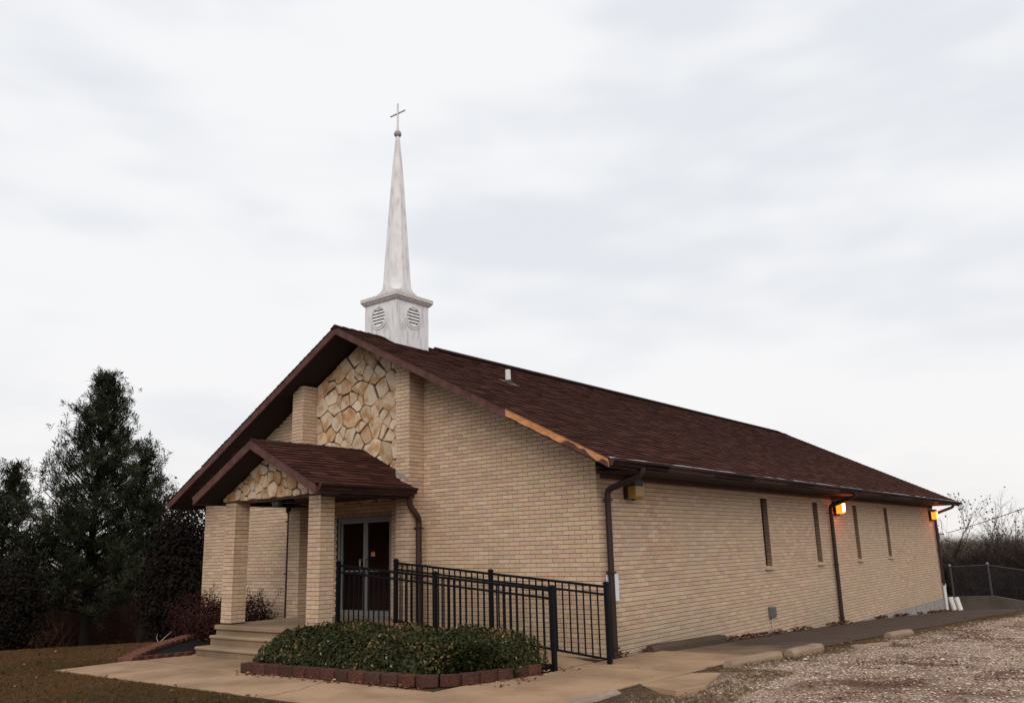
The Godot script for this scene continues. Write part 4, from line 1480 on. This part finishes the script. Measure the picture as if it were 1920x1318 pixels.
func tuft_mesh(count: int, r: float, w: float, upward: float, sd: int) -> ArrayMesh:
	var g := RandomNumberGenerator.new()
	g.seed = sd
	var mb := MB.new()
	for i in count:
		var d := Vector3(g.randfn(), g.randfn() + upward, g.randfn()).normalized()
		var s := d.cross(Vector3(g.randfn(), g.randfn(), g.randfn())).normalized() * w
		var base := Vector3(g.randf_range(-1, 1), g.randf_range(-1, 1), g.randf_range(-1, 1)) * r * 0.35
		var tip := base + d * r * g.randf_range(0.6, 1.1)
		var mid := base.lerp(tip, 0.45)
		var sh := Color.WHITE * g.randf_range(0.75, 1.1)
		mb.tri(base, mid - s, tip, sh); mb.tri(base, tip, mid + s, sh)
	return mb.mesh()

func rand_basis(size: float) -> Basis:
	return Basis.from_euler(Vector3(rng.randf_range(0, TAU), rng.randf_range(0, TAU), rng.randf_range(0, TAU))).scaled(Vector3.ONE * size)

func lean_basis(up: Vector3, size: float) -> Basis:
	up = up.normalized()
	var x := up.cross(Vector3(sin(rng.randf() * TAU), 0.1, cos(rng.randf() * TAU))).normalized()
	return Basis(x, up, x.cross(up)).rotated(up, rng.randf() * TAU).scaled(Vector3.ONE * size)

func cedar(label: String, at: Vector3, h: float, r: float, tuft: Mesh, dark: Color, light: Color, limbs := 70, bare := 0.16, group := "evergreen trees left of the church") -> void:
	var t := thing("evergreen_tree", label, "tree", at, 0.0, group)
	var mb := MB.new()
	var col := Color(0.028, 0.021, 0.017)
	var spine := []
	var rad := []
	var sway := Vector3(rng.randf_range(-0.3, 0.3), 0, rng.randf_range(-0.3, 0.3))
	for i in 9:
		var f := i / 8.0
		spine.append(Vector3(0, h * f, 0) + sway * sin(f * 5.0) * 0.6)
		rad.append(lerpf(0.17, 0.02, f) * h / 9.0)
	mb.tube(spine, rad, 7, col)
	var where := []
	var tint := []
	for i in limbs:
		var f := lerpf(bare, 0.99, pow((i + rng.randf()) / limbs, 0.9))
		var az := i * 2.4 + rng.randf_range(-0.5, 0.5)
		var prof := pow(1.0 - f, 0.92) * smoothstep(bare - 0.12, bare + 0.16, f) + 0.05
		var lump := 1.0 + 0.4 * noise.get_noise_3d(cos(az) * 60.0, f * h * 14.0, sin(az) * 60.0 + at.x * 10.0)
		var l := r * prof * lump * rng.randf_range(0.68, 1.15)
		var base: Vector3 = spine[int(f * 8)].lerp(spine[mini(int(f * 8) + 1, 8)], fposmod(f * 8.0, 1.0))
		var rise := lerpf(0.15, 0.95, f) + rng.randf_range(-0.15, 0.25)
		var dir := Vector3(cos(az), rise, sin(az)).normalized()
		var pts := []
		var rr := []
		for k in 5:
			var g := k / 4.0
			pts.append(base + dir * l * g + Vector3(0, 0.14 * l * g * g, 0)); rr.append(lerpf(0.035, 0.008, g) * h / 9.0 + 0.004)
		mb.tube(pts, rr, 4, col, false)
		var knots := int((2 + l * 2.6) * lerpf(0.85, 1.5, smoothstep(0.5, 0.25, f)))
		for q in knots:
			var g := lerpf(0.25, 1.0, (q + rng.randf()) / knots)
			var knot: Vector3 = base + dir * l * g + Vector3(0, 0.14 * l * g * g, 0) + Vector3(rng.randfn(), rng.randfn() * 0.6, rng.randfn()) * 0.16 * l * (1.0 - 0.5 * g)
			var big := rng.randf_range(0.11, 0.23)
			for k in rng.randi_range(5, 10):
				var p := knot + Vector3(rng.randfn() * 1.15, rng.randfn() * 0.8, rng.randfn() * 1.15) * big
				var out := (dir * 0.6 + Vector3(0, 0.8, 0) + Vector3(rng.randfn(), rng.randfn(), rng.randfn()) * 0.4)
				where.append(Transform3D(lean_basis(out, rng.randf_range(0.7, 1.25)), p))
				tint.append(dark.lerp(light, clampf(rng.randf() * 0.6 + noise.get_noise_3dv(p * 22.0 + at) * 0.9, 0, 1)))
	obj("trunk", mb, M.bark, t)
	merged("crown", tuft, M.leaf, where, tint, t)

func twigs(mb: MB, a: Vector3, dir: Vector3, l: float, r: float, depth: int, col: Color, tips: Array, g: RandomNumberGenerator, spread := 0.55) -> void:
	var pts := [a]
	var rad := [r]
	var p := a
	var d := dir
	for i in 3:
		d = (d + Vector3(g.randfn(), g.randfn() + 0.25, g.randfn()) * 0.12).normalized()
		p += d * l / 3.0
		pts.append(p); rad.append(r * (1.0 - 0.16 * (i + 1)))
	mb.tube(pts, rad, 5 if depth > 3 else 3, col, false)
	if depth == 0:
		tips.append([p, d])
		return
	var n := g.randi_range(2, 3) + (1 if depth < 3 else 0)
	for i in n:
		var side := Vector3(g.randfn(), g.randfn(), g.randfn()).normalized()
		var nd := (d + side * spread * g.randf_range(0.6, 1.3)).normalized()
		var from: Vector3 = pts[g.randi_range(1, 3)] if i else p
		twigs(mb, from, nd, l * g.randf_range(0.58, 0.85), r * 0.62, depth - 1, col, tips, g, spread)

func bare_tree(label: String, at: Vector3, h: float, sd: int, col: Color, leafy := 0, leafcol := Color(0.2, 0.05, 0.03), group := "bare trees", depth := 6) -> void:
	var t := thing("bare_tree", label, "tree", at, 0.0, group)
	var g := RandomNumberGenerator.new()
	g.seed = sd
	var mb := MB.new()
	var tips := []
	twigs(mb, Vector3(0, -0.2, 0), Vector3.UP, h * 0.27, 0.010 * h, depth, col, tips, g, 0.5)
	obj("branches", mb, M.bark, t)
	if leafy > 0:
		var where := []
		var tint := []
		for i in leafy:
			var q: Array = tips[g.randi() % tips.size()]
			where.append(Transform3D(rand_basis(g.randf_range(0.7, 1.4)), q[0] + Vector3(g.randfn(), g.randfn(), g.randfn()) * 0.08))
			tint.append(leafcol * g.randf_range(0.6, 1.4))
		merged("leaves", leaf_mesh(0.12, 0.08), M.leaf, where, tint, t)

func shrub(called: String, label: String, category: String, at: Vector3, size: Vector3, count: int, leaf: Mesh, cols: Array, group := "", mt := "leaf", sprigs := 0, shell := 0.55) -> void:
	var t := thing(called, label, category, at, 0.0, group)
	var mb := MB.new()
	for i in 14:
		var e := Vector3(rng.randf_range(-0.8, 0.8) * size.x, rng.randf_range(0.5, 0.95) * size.y, rng.randf_range(-0.8, 0.8) * size.z)
		mb.tube([Vector3(e.x * 0.15, -0.1, e.z * 0.15), e * 0.5 + Vector3(0, 0.06, 0), e], [0.014, 0.009, 0.003], 4, Color(0.06, 0.035, 0.03), false)
	var where := []
	var tint := []
	for i in count:
		var d := Vector3(rng.randfn(), rng.randfn(), rng.randfn()).normalized()
		var rr := lerpf(shell, 1.0, rng.randf()) * (1.0 + 0.35 * noise.get_noise_3dv(d * 70.0 + at * 9.0))
		var p := Vector3(d.x * size.x * rr, size.y * 0.52 + d.y * size.y * 0.5 * rr, d.z * size.z * rr)
		if p.y < 0.02: p.y = rng.randf() * 0.1
		where.append(Transform3D(lean_basis(d + Vector3(0, 0.5, 0) + Vector3(rng.randfn(), rng.randfn(), rng.randfn()) * 0.5, rng.randf_range(0.7, 1.3)), p))
		tint.append(cols[rng.randi() % cols.size()] * rng.randf_range(0.7, 1.25))
	for i in sprigs:
		var b := Vector3(rng.randf_range(-0.85, 0.85) * size.x, size.y * 0.75, rng.randf_range(-0.8, 0.8) * size.z)
		var e := b + Vector3(rng.randfn() * 0.1, rng.randf_range(0.15, 0.42) * size.y, rng.randfn() * 0.1)
		mb.tube([b, b.lerp(e, 0.5) + Vector3(0.02, 0, 0), e], [0.006, 0.004, 0.002], 3, Color(0.07, 0.04, 0.03), false)
		for k in 9:
			where.append(Transform3D(rand_basis(rng.randf_range(0.5, 1.1)), b.lerp(e, rng.randf_range(0.35, 1.0)) + Vector3(rng.randfn(), rng.randfn(), rng.randfn()) * 0.03))
			tint.append(cols[rng.randi() % cols.size()])
	obj("stems", mb, M.bark, t)
	merged("foliage", leaf, M[mt], where, tint, t)

func hedge() -> void:
	var t := thing("shrub_bed", "low spreading green shrub bed behind the red edging blocks", "shrub", Vector3(-1.85, 0.12, 2.2))
	var o := t.position
	var where := []
	var tint := []
	var mb := MB.new()
	var leaf := leaf_mesh(0.052, 0.028, 0.25)
	var inside := func(x: float, z: float) -> bool:
		var zmax := 3.05 - 0.05 * (x + 3.7) if x < -0.7 else 2.9 - (x + 0.7) * 1.2
		return x > -3.78 + (3.1 - z) * 0.08 and x < 0.02 and z < zmax and z > 1.32
	var top := func(x: float, z: float) -> float:
		var e := minf(minf(x + 3.85, 0.12 - x), minf(z - 1.15, (3.12 - 0.05 * (x + 3.7)) - z))
		var lump: float = noise.get_noise_2d(x * 28.0, z * 28.0) * 0.10 + noise.get_noise_2d(x * 80.0, z * 80.0 + 50) * 0.06
		return 0.445 * smoothstep(-0.05, 0.34, e) + 0.05 + lump - 0.05 * smoothstep(-1.2, 0.0, x)
	var n := 0
	while n < 36000:
		var x := rng.randf_range(-3.85, 0.1); var z := rng.randf_range(1.3, 3.2)
		if not inside.call(x, z): continue
		n += 1
		var h: float = top.call(x, z)
		var y := h * (1.0 - 0.75 * pow(rng.randf(), 1.6))
		var e := 0.06
		var nrm := Vector3(top.call(x - e, z) - top.call(x + e, z), 2 * e, top.call(x, z - e) - top.call(x, z + e)).normalized()
		var d := nrm + Vector3(rng.randfn(), rng.randfn(), rng.randfn()) * 0.5
		where.append(Transform3D(lean_basis(d, rng.randf_range(0.6, 1.25)), Vector3(x, 0.12 + y, z) - o))
		var dry := clampf(noise.get_noise_2d(x * 20.0 + 40, z * 20.0) * 1.7 + smoothstep(2.4, 1.7, z) * 0.35 - 0.12, 0.0, 1.0)
		var col := Color(0.018, 0.023, 0.007).lerp(Color(0.046, 0.049, 0.016), pow(rng.randf(), 1.4))
		if rng.randf() < dry * 0.5: col = Color(0.11, 0.065, 0.028).lerp(Color(0.20, 0.135, 0.06), rng.randf())
		elif rng.randf() < 0.007: col = Color(0.34, 0.30, 0.17)
		tint.append(col * rng.randf_range(0.75, 1.2))
	for i in 240:
		var x := rng.randf_range(-3.7, 0.0); var z := rng.randf_range(1.4, 3.0)
		if not inside.call(x, z): continue
		var h: float = top.call(x, z)
		var p := Vector3(x, 0.12, z) - o
		mb.tube([p, p + Vector3(rng.randfn() * 0.05, h * 0.6, rng.randfn() * 0.05), p + Vector3(rng.randfn() * 0.08, h + 0.03, rng.randfn() * 0.08)], [0.006, 0.004, 0.002], 3, Color(0.05, 0.035, 0.025), false)
	obj("stems", mb, M.bark, t)
	merged("foliage", leaf, M.gloss_leaf, where, tint, t)
	var bed := MB.new()
	bed.prism(PackedVector2Array([Vector2(-3.7, -3.14), Vector2(-0.65, -2.98), Vector2(-0.2, -2.4), Vector2(-0.02, -1.5), Vector2(0.03, -1.26), Vector2(-3.7, -1.26)]), -0.05, 0.09, Transform3D(Basis(Vector3.RIGHT, Vector3(0, 0, -1), Vector3.UP), Vector3(0, 0.12, 0)))
	var mo := stuff("bed_soil", bed, M.mulch)
	tag(mo, "dark soil under the green shrub bed", "soil")

func pebble_mesh(sd: int) -> ArrayMesh:
	var g := RandomNumberGenerator.new()
	g.seed = sd
	var mb := MB.new()
	var ring_pts := []
	for i in 6:
		var a := TAU * i / 6.0
		ring_pts.append(Vector3(cos(a) * g.randf_range(0.7, 1.1), g.randf_range(-0.15, 0.15), sin(a) * g.randf_range(0.6, 1.0)))
	var up := Vector3(g.randf_range(-0.2, 0.2), g.randf_range(0.45, 0.7), g.randf_range(-0.2, 0.2))
	var dn := -up
	for i in 6:
		mb.tri(up, ring_pts[(i + 1) % 6], ring_pts[i]); mb.tri(dn, ring_pts[i], ring_pts[(i + 1) % 6])
	return mb.mesh()

func ground_cover() -> void:
	# loose gravel of the lot
	var meshes := [pebble_mesh(1), pebble_mesh(2), pebble_mesh(3)]
	var where := [[], [], []]
	var tint := [[], [], []]
	var n := 0
	while n < 85000:
		var x := rng.randf_range(1.55, 8.5); var z := 6.0 - 28.0 * pow(rng.randf(), 1.3)
		if x > 5.6 - z * -0.11 + 2.2: continue
		var a := noise.get_noise_2d(x * 9.0, z * 9.0)
		var b := noise.get_noise_2d(x * 40.0 + 300, z * 40.0)
		var edge := 1.85 + a * 0.3 - minf(0, z) * 0.038
		var dens := smoothstep(edge - 0.15, edge + 0.55, x) * clampf(0.75 - a * 0.7 - b * 0.9, 0.06, 1.0)
		n += 1
		if x < 2.2 and z > 0.3 and z < 1.9: continue
		if rng.randf() > dens: continue
		var k := rng.randi() % 3
		var s := 0.006 + 0.017 * pow(rng.randf(), 2.6)
		if rng.randf() < 0.02: s *= 1.8
		where[k].append(Transform3D(Basis(Vector3.UP, rng.randf() * TAU).scaled(Vector3(s, s * rng.randf_range(0.5, 0.9), s)), Vector3(x, H(x, z) + s * 0.2, z)))
		var c := Color(0.57, 0.445, 0.35).lerp(Color(0.44, 0.325, 0.25), rng.randf())
		var q := rng.randf()
		if q < 0.10: c = Color(0.63, 0.55, 0.48)
		elif q < 0.30: c = Color(0.22, 0.11, 0.08)
		tint[k].append(c * rng.randf_range(0.8, 1.1))
	var grp := ["pale gravel scattered over the lot", "pinkish gravel scattered over the lot", "small stones scattered over the lot"]
	for k in 3: tag(scatter("gravel", meshes[k], M.pebble, where[k], tint[k]), grp[k], "gravel")
	# dead leaves: on the lot, along the foot of the wall, by the edging, on the lawn
	var lw := []
	var lt := []
	var drop := func(x: float, z: float, y: float, s: float) -> void:
		lw.append(Transform3D(Basis.from_euler(Vector3(rng.randf_range(-0.5, 0.5), rng.randf() * TAU, rng.randf_range(-0.5, 0.5))).scaled(Vector3.ONE * s), Vector3(x, y, z)))
		var c := Color(0.16, 0.065, 0.04).lerp(Color(0.075, 0.035, 0.025), rng.randf())
		if rng.randf() < 0.12: c = Color(0.36, 0.25, 0.15)
		lt.append(c * rng.randf_range(0.7, 1.2))
	for i in 15000:
		var x := rng.randf_range(1.7, 8.0); var z := 5.0 - 26.0 * pow(rng.randf(), 1.2)
		var a := noise.get_noise_2d(x * 9.0, z * 9.0)
		var b := noise.get_noise_2d(x * 40.0 + 300, z * 40.0)
		if rng.randf() > clampf(0.05 + a * 1.5 + b * 0.8, 0.02, 1.0): continue
		drop.call(x, z, H(x, z) + 0.012, rng.randf_range(0.25, 0.65))
	for i in 2600:
		var z := -0.2 - 20.0 * rng.randf()
		if noise.get_noise_2d(z * 14.0, 800) < -0.12: continue
		drop.call(0.02 + absf(rng.randfn()) * 0.075, z, H(0.1, z) + 0.012 + rng.randf() * 0.05, rng.randf_range(0.4, 0.9))
	for i in 130:
		var f := rng.randf()
		drop.call(lerpf(-3.6, -0.3, f), lerpf(3.34, 3.14, f) + absf(rng.randfn()) * 0.05, 0.142, rng.randf_range(0.4, 0.8))
	for i in 60: drop.call(rng.randf_range(-0.1, 0.35) , rng.randf_range(1.0, 2.7), 0.142, rng.randf_range(0.4, 0.8))
	for i in 420:
		var x := rng.randf_range(-9.5, -1.0); var z := rng.randf_range(2.6, 8.0)
		if z < 4.45 and x > -6.5: continue
		drop.call(x, z, H(x, z) + 0.03, rng.randf_range(0.5, 1.0))
	tag(scatter("fallen_leaves", leaf_mesh(0.085, 0.06, 0.35), M.leaf, lw, lt), "dead brown leaves scattered on the lot, path and lawn", "leaves")
	# short dormant grass
	var gm := tuft_mesh(9, 0.045, 0.0022, 1.6, 5)
	var gw := []
	var gt := []
	while gw.size() < 42000:
		var x := rng.randf_range(-12.0, 1.3); var z := rng.randf_range(0.8, 9.0)
		if z < 4.46 + 0.04 * rng.randf() and x > -6.48: continue
		if z < 2.3 and x > -7.3: continue
		if z < 3.4 and x > -6.55 - (3.4 - z) * 0.5: continue
		if crest(x, z) > 1.2: continue
		if x > -0.23 and z < 7.1: continue
		gw.append(Transform3D(Basis(Vector3.UP, rng.randf() * TAU).scaled(Vector3.ONE * rng.randf_range(0.6, 1.2)), Vector3(x, H(x, z) + 0.006, z)))
		var a := noise.get_noise_2d(x * 9.0, z * 9.0)
		gt.append(Color(0.150, 0.080, 0.036).lerp(Color(0.098, 0.064, 0.026), clampf(0.5 + a * 1.3 + rng.randfn() * 0.25, 0, 1)) * rng.randf_range(0.7, 1.2))
	tag(scatter("grass", gm, M.leaf, gw, gt), "short dormant brown grass of the lawn left of the walkway", "grass")
	# dry weeds at the edge of the lot
	gw = []; gt = []
	for i in 5200:
		var x := 0.0; var z := 0.0
		if rng.randf() < 0.45: 
			x = rng.randf_range(1.62, 2.7); z = rng.randf_range(0.1, 3.2)
			if x < 2.17 and z > 0.36 and z < 1.84: continue
		else:
			z = rng.randf_range(-18.0, -0.2); x = 1.72 - z * 0.033 + absf(rng.randfn()) * 0.28
		gw.append(Transform3D(Basis(Vector3.UP, rng.randf() * TAU).scaled(Vector3.ONE * rng.randf_range(0.4, 1.0)), Vector3(x, H(x, z) + 0.004, z)))
		gt.append(Color(0.20, 0.125, 0.06).lerp(Color(0.09, 0.065, 0.03), rng.randf()))
	tag(scatter("dry_weeds", gm, M.leaf, gw, gt), "dry weeds between the side path and the gravel", "weeds")

func bush_mesh(sd: int, count: int) -> ArrayMesh:
	var g := RandomNumberGenerator.new()
	g.seed = sd
	var mb := MB.new()
	for i in count:
		var b := Vector3(g.randfn() * 0.22, 0, g.randfn() * 0.22)
		var e := b + Vector3(g.randfn() * 0.28, g.randf_range(0.45, 1.05), g.randfn() * 0.28)
		var s := Vector3(g.randfn(), 0.0, g.randfn()).normalized() * 0.0055
		var sh := Color.WHITE * g.randf_range(0.7, 1.2)
		mb.tri(b - s, b + s, e, sh)
		for k in 6:
			var f := b.lerp(e, g.randf_range(0.3, 0.9))
			var t := f + Vector3(g.randfn() * 0.16, g.randf_range(0.05, 0.3), g.randfn() * 0.16)
			var s2 := Vector3(g.randfn(), g.randfn(), g.randfn()).normalized() * 0.004
			mb.tri(f - s2, f + s2, t, sh)
	return mb.mesh()

func plants() -> void:
	hedge()
	var nl := leaf_mesh(0.055, 0.022, 0.2)
	var red := [Color(0.036, 0.012, 0.012), Color(0.026, 0.012, 0.011), Color(0.055, 0.017, 0.015), Color(0.022, 0.014, 0.010)]
	shrub("nandina_shrub", "dark red-brown shrub left of the porch column", "shrub", Vector3(-7.35, 0.10, 1.25), Vector3(0.72, 0.78, 0.62), 4200, nl, red, "red-brown shrubs beside the porch", "leaf", 9)
	shrub("nandina_shrub", "dark red-brown shrub seen between the two porch columns", "shrub", Vector3(-7.45, 0.08, 0.52), Vector3(0.60, 0.86, 0.40), 3600, nl, red, "red-brown shrubs beside the porch", "leaf", 12)
	shrub("nandina_shrub", "dark red-brown shrub low against the brick wall under the left eave", "shrub", Vector3(-9.0, -0.05, 0.6), Vector3(0.85, 1.05, 0.5), 4200, nl, red, "red-brown shrubs beside the porch", "leaf", 10)
	var el := leaf_mesh(0.115, 0.062, 0.2)
	var dk := [Color(0.010, 0.010, 0.008), Color(0.014, 0.012, 0.009), Color(0.018, 0.010, 0.009)]
	shrub("evergreen_shrub", "tall near-black evergreen shrub at the left corner of the church", "shrub", Vector3(-13.9, -1.1, -2.0), Vector3(1.05, 4.3, 1.0), 17000, el, dk, "", "leaf", 8, 0.35)
	shrub("evergreen_shrub", "broad near-black evergreen shrub under the trees at the left edge", "shrub", Vector3(-19.9, -1.0, -0.4), Vector3(0.95, 2.8, 0.95), 8000, el, dk, "", "leaf", 4, 0.35)
	var tf := tuft_mesh(18, 0.17, 0.013, 0.9, 9)
	var d := Color(0.014, 0.018, 0.010)
	var l := Color(0.066, 0.070, 0.044)
	var brn := Color(0.05, 0.036, 0.022)
	cedar("tall dark evergreen tree with a pointed top left of the church", Vector3(-23.1, -1.5, -4.1), 9.6, 3.75, tf, d, l, 118, 0.13)
	cedar("shorter evergreen tree right of the tallest one, nearest the church", Vector3(-20.6, -1.25, -4.6), 6.6, 2.3, tf, d, l, 54, 0.2)
	cedar("shorter evergreen tree left of the tallest one near the photo edge", Vector3(-25.0, -1.4, -2.0), 6.3, 2.7, tf, d, l.lerp(brn, 0.4), 58, 0.2)
	# trunks below the crowns read dark; bare trees behind
	var bk := Color(0.075, 0.056, 0.048)
	var spots := [[Vector3(-33.0, -3.2, -3.0), 10.5, 300, "bare tree behind the evergreens at the left photo edge"], [Vector3(-27.0, -2.9, -9.0), 10.5, 420, "bare tree with red leaves left beside the church's left eave"], [Vector3(-27.3, -2.9, -9.7), 8.6, 320, "smaller bare tree with red leaves against the left eave"], [Vector3(-35.0, -3.2, -12.0), 10.5, 200, "bare tree far behind the tallest evergreen"], [Vector3(-25.6, -2.8, -8.0), 9.6, 520, "reddest bare tree, close behind the right side of the evergreens"], [Vector3(-24.7, -2.7, -7.9), 8.4, 420, "bare tree whose red-leaved twigs touch the left roof edge"]]
	for i in spots.size():
		bare_tree(spots[i][3], spots[i][0], spots[i][1], 100 + i, bk, spots[i][2], Color(0.16, 0.05, 0.035), "bare trees left of the church")
	var rs := [[Vector3(-3.6, -2.3, -38.0), 8.0, 200, "tallest bare tree behind the fence right of the church eave"], [Vector3(-6.4, -2.2, -39.0), 7.8, 420, "bare tree with clinging leaves at the far church corner"], [Vector3(-1.6, -2.4, -40.0), 7.6, 60, "thin bare tree in the middle of the woods behind the fence"], [Vector3(0.9, -2.6, -42.0), 7.8, 120, "bare tree behind the fence under the overhead cable"], [Vector3(-9.0, -2.0, -36.0), 10.2, 500, "leafy-topped bare tree peeping over the far roof edge"], [Vector3(3.5, -2.6, -41.0), 8.0, 100, "bare tree at the right photo edge behind the fence"], [Vector3(-4.9, -2.3, -41.0), 7.8, 260, "second tallest bare tree behind the fence, between the tallest and the church"], [Vector3(-0.4, -2.4, -37.5), 6.6, 80, "low bare tree nearest the overhead cable's lower end"], [Vector3(2.1, -2.5, -38.0), 6.9, 90, "low bare tree left of the one at the right photo edge"]]
	for i in 12:
		var x := -7.5 + i * 1.05
		rs.append([Vector3(x + rng.randf_range(-0.3, 0.3), -2.3, -37.0 - 2.2 * (i % 4) - rng.randf() * 2.0), rng.randf_range(5.6, 7.4), 60, "low leafless tree in the tangled row behind the chain-link fence"])
	for i in rs.size():
		bare_tree(rs[i][3], rs[i][0], rs[i][1], 200 + i, bk, rs[i][2], Color(0.10, 0.055, 0.035), "bare trees behind the fence")
	# brush that reads as one mass: behind the fence and down the slope on the left
	var bm := bush_mesh(4, 85)
	for side in 3:
		var where := []
		var tint := []
		for i in 1500:
			var x := 0.0; var z := 0.0
			if side == 0:
				z = -24.5 - 38.0 * pow(rng.randf(), 1.4); x = rng.randf_range(-16.0, 12.0)
			elif side == 2:
				x = rng.randf_range(-62.0, -34.0); z = rng.randf_range(14.0, 62.0)  # out-of-view brush, added so the door glass reflects dark
			else:
				var dd := 17.0 + 42.0 * pow(rng.randf(), 1.9); var s := rng.randf_range(-26.0, 34.0)
				x = -9.1 - 0.848 * dd + 0.53 * s; z = 3.1 - 0.53 * dd - 0.848 * s
				if x > -11.5: continue
			var h := rng.randf_range(1.5, 3.1) if side == 0 else rng.randf_range(1.3, 3.0) if side == 1 else rng.randf_range(3.5, 8.0)
			where.append(Transform3D(Basis(Vector3.UP, rng.randf() * TAU).scaled(Vector3(h * 1.1, h, h * 1.1)), Vector3(x, H(x, z) - 0.1, z)))
			var c := Color(0.15, 0.085, 0.064).lerp(Color(0.20, 0.098, 0.068), rng.randf()) if side else Color(0.088, 0.060, 0.050).lerp(Color(0.052, 0.040, 0.036), rng.randf())
			tint.append(c * rng.randf_range(0.7, 1.3))
		tag(scatter("brush", bm, M.bark, where, tint), ["grey-brown brush massed behind the chain-link fence", "rust-brown brush down the slope behind the evergreens", "unseen brush added beyond the lawn for a dark door reflection"][side], "brush")
	# pale twig beside the paver wall
	var mb := MB.new()
	mb.tube([Vector3(0, 0, 0), Vector3(0.02, 0.05, 0), Vector3(0.13, 0.15, -0.05), Vector3(0.28, 0.25, -0.08)], [0.011, 0.011, 0.008, 0.004], 5)
	mb.tube([Vector3(0.02, 0.05, 0), Vector3(-0.02, 0.14, 0.02), Vector3(0.0, 0.21, 0.02)], [0.008, 0.006, 0.003], 5)
	var tw := obj("twig", mb, M.twig)
	tw.position = Vector3(-7.6, 0.18, 2.2)
	tag(tw, "pale forked twig sticking up behind the paver wall", "twig")


# ---------------------------------------------------------------- sky
func sky_picture() -> Image:
	var w := 1024
	var h := 512
	var im := Image.create(w, h, false, Image.FORMAT_RGBF)
	var f := FastNoiseLite.new()
	f.seed = 12
	f.frequency = 1.0
	f.fractal_octaves = 5
	f.fractal_gain = 0.48
	for y in h:
		var el := PI * (0.5 - (y + 0.5) / h)
		for x in w:
			var az := TAU * (x + 0.5) / w
			var d := Vector3(cos(el) * sin(az), sin(el), cos(el) * cos(az))
			var c: Color
			if el <= 0.0:
				c = Color(0.09, 0.07, 0.055)
			else:
				var q := Vector3(d.x, d.y * 3.2, d.z) * 1.25
				var n := 0.75 * f.get_noise_3dv(q) + 0.45 * f.get_noise_3dv(q * 2.6 + Vector3(5, 1, 2)) + 0.30 * f.get_noise_3dv(Vector3(d.x * 5.0, d.y * 22.0, d.z * 5.0) + Vector3(2, 7, 4))
				var t := clampf(0.5 + n * 1.1, 0.0, 1.0)
				var bright := Color(0.822, 0.828, 0.845)
				var dim := Color(0.695, 0.722, 0.768)
				c = dim.lerp(bright, smoothstep(0.05, 0.85, t))
				c = c.lerp(Color(0.89, 0.84, 0.785), 0.75 * pow(1.0 - d.y, 9.0))
			im.set_pixel(x, y, c)
	return im


func _ready() -> void:
	# camera
	var cam := Camera3D.new()
	cam.name = "camera"
	cam.fov = 45.125
	cam.near = 0.1
	cam.far = 600.0
	cam.position = CAM
	cam.basis = Basis.from_euler(Vector3(0.2311, 0.6608, -0.0277))
	add_child(cam)
	cam.current = true
	# sky and exposure
	var env := Environment.new()
	env.background_mode = Environment.BG_SKY
	var sky := Sky.new()
	var pm := PanoramaSkyMaterial.new()
	pm.panorama = ImageTexture.create_from_image(sky_picture())
	pm.energy_multiplier = 1.0
	sky.sky_material = pm
	env.sky = sky
	env.tonemap_mode = Environment.TONE_MAPPER_LINEAR
	env.tonemap_exposure = 1.12
	env.sdfgi_enabled = true
	env.ssao_enabled = true
	env.ssil_enabled = true
	var we := WorldEnvironment.new()
	we.name = "environment"
	we.environment = env
	add_child(we)
	# veiled low sun, from the front left
	var sun := DirectionalLight3D.new()
	sun.name = "sun"
	sun.light_color = Color(1.0, 0.955, 0.90)
	sun.light_energy = 0.46
	sun.light_angular_distance = 45.0
	sun.shadow_enabled = true
	sun.sky_mode = DirectionalLight3D.SKY_MODE_LIGHT_ONLY
	add_child(sun)
	sun.look_at_from_position(Vector3(6.5, 7.0, 9.2), Vector3.ZERO)

	rng.seed = 20240
	noise.seed = 7
	noise.frequency = 0.05
	noise.fractal_octaves = 3
	materials()
	terrain()
	paving()
	church()
	fence()
	small_things()
	railing("ramp_railing", "black metal railing on the outer side of the ramp behind the shrubs", [-4.08, -2.0, 0.05], [1.49, 1.322, 1.135], [0.56, 0.345, 0.125], 1.25)
	railing("ramp_railing", "black metal railing on the wall side of the ramp ending at the corner downspout", [-3.66, -1.66, 0.34], [1.50, 1.318, 1.140], [0.52, 0.33, 0.135], 0.41)
	edging()
	parking_stop("pale concrete parking stop nearest the walkway at the gravel edge", Vector3(1.80, 0.11, -0.02), Vector3(1.88, 0.08, -1.45))
	parking_stop("tilted concrete parking stop just behind the nearest one", Vector3(1.97, 0.08, -1.62), Vector3(1.97, 0.05, -2.85))
	parking_stop("lone concrete parking stop far along the gravel edge", Vector3(2.12, -0.07, -5.9), Vector3(2.17, -0.11, -7.2))
	parking_stop("half-buried concrete parking stop beside the gravel, third from the walkway", Vector3(2.2, -0.05, -3.6), Vector3(2.45, -0.09, -4.7), 0.9)
	parking_stop("dark parking stop lying against the brick side wall", Vector3(0.17, 0.125, -0.95), Vector3(0.16, 0.055, -3.45), 0.26)
	plants()
	ground_cover()
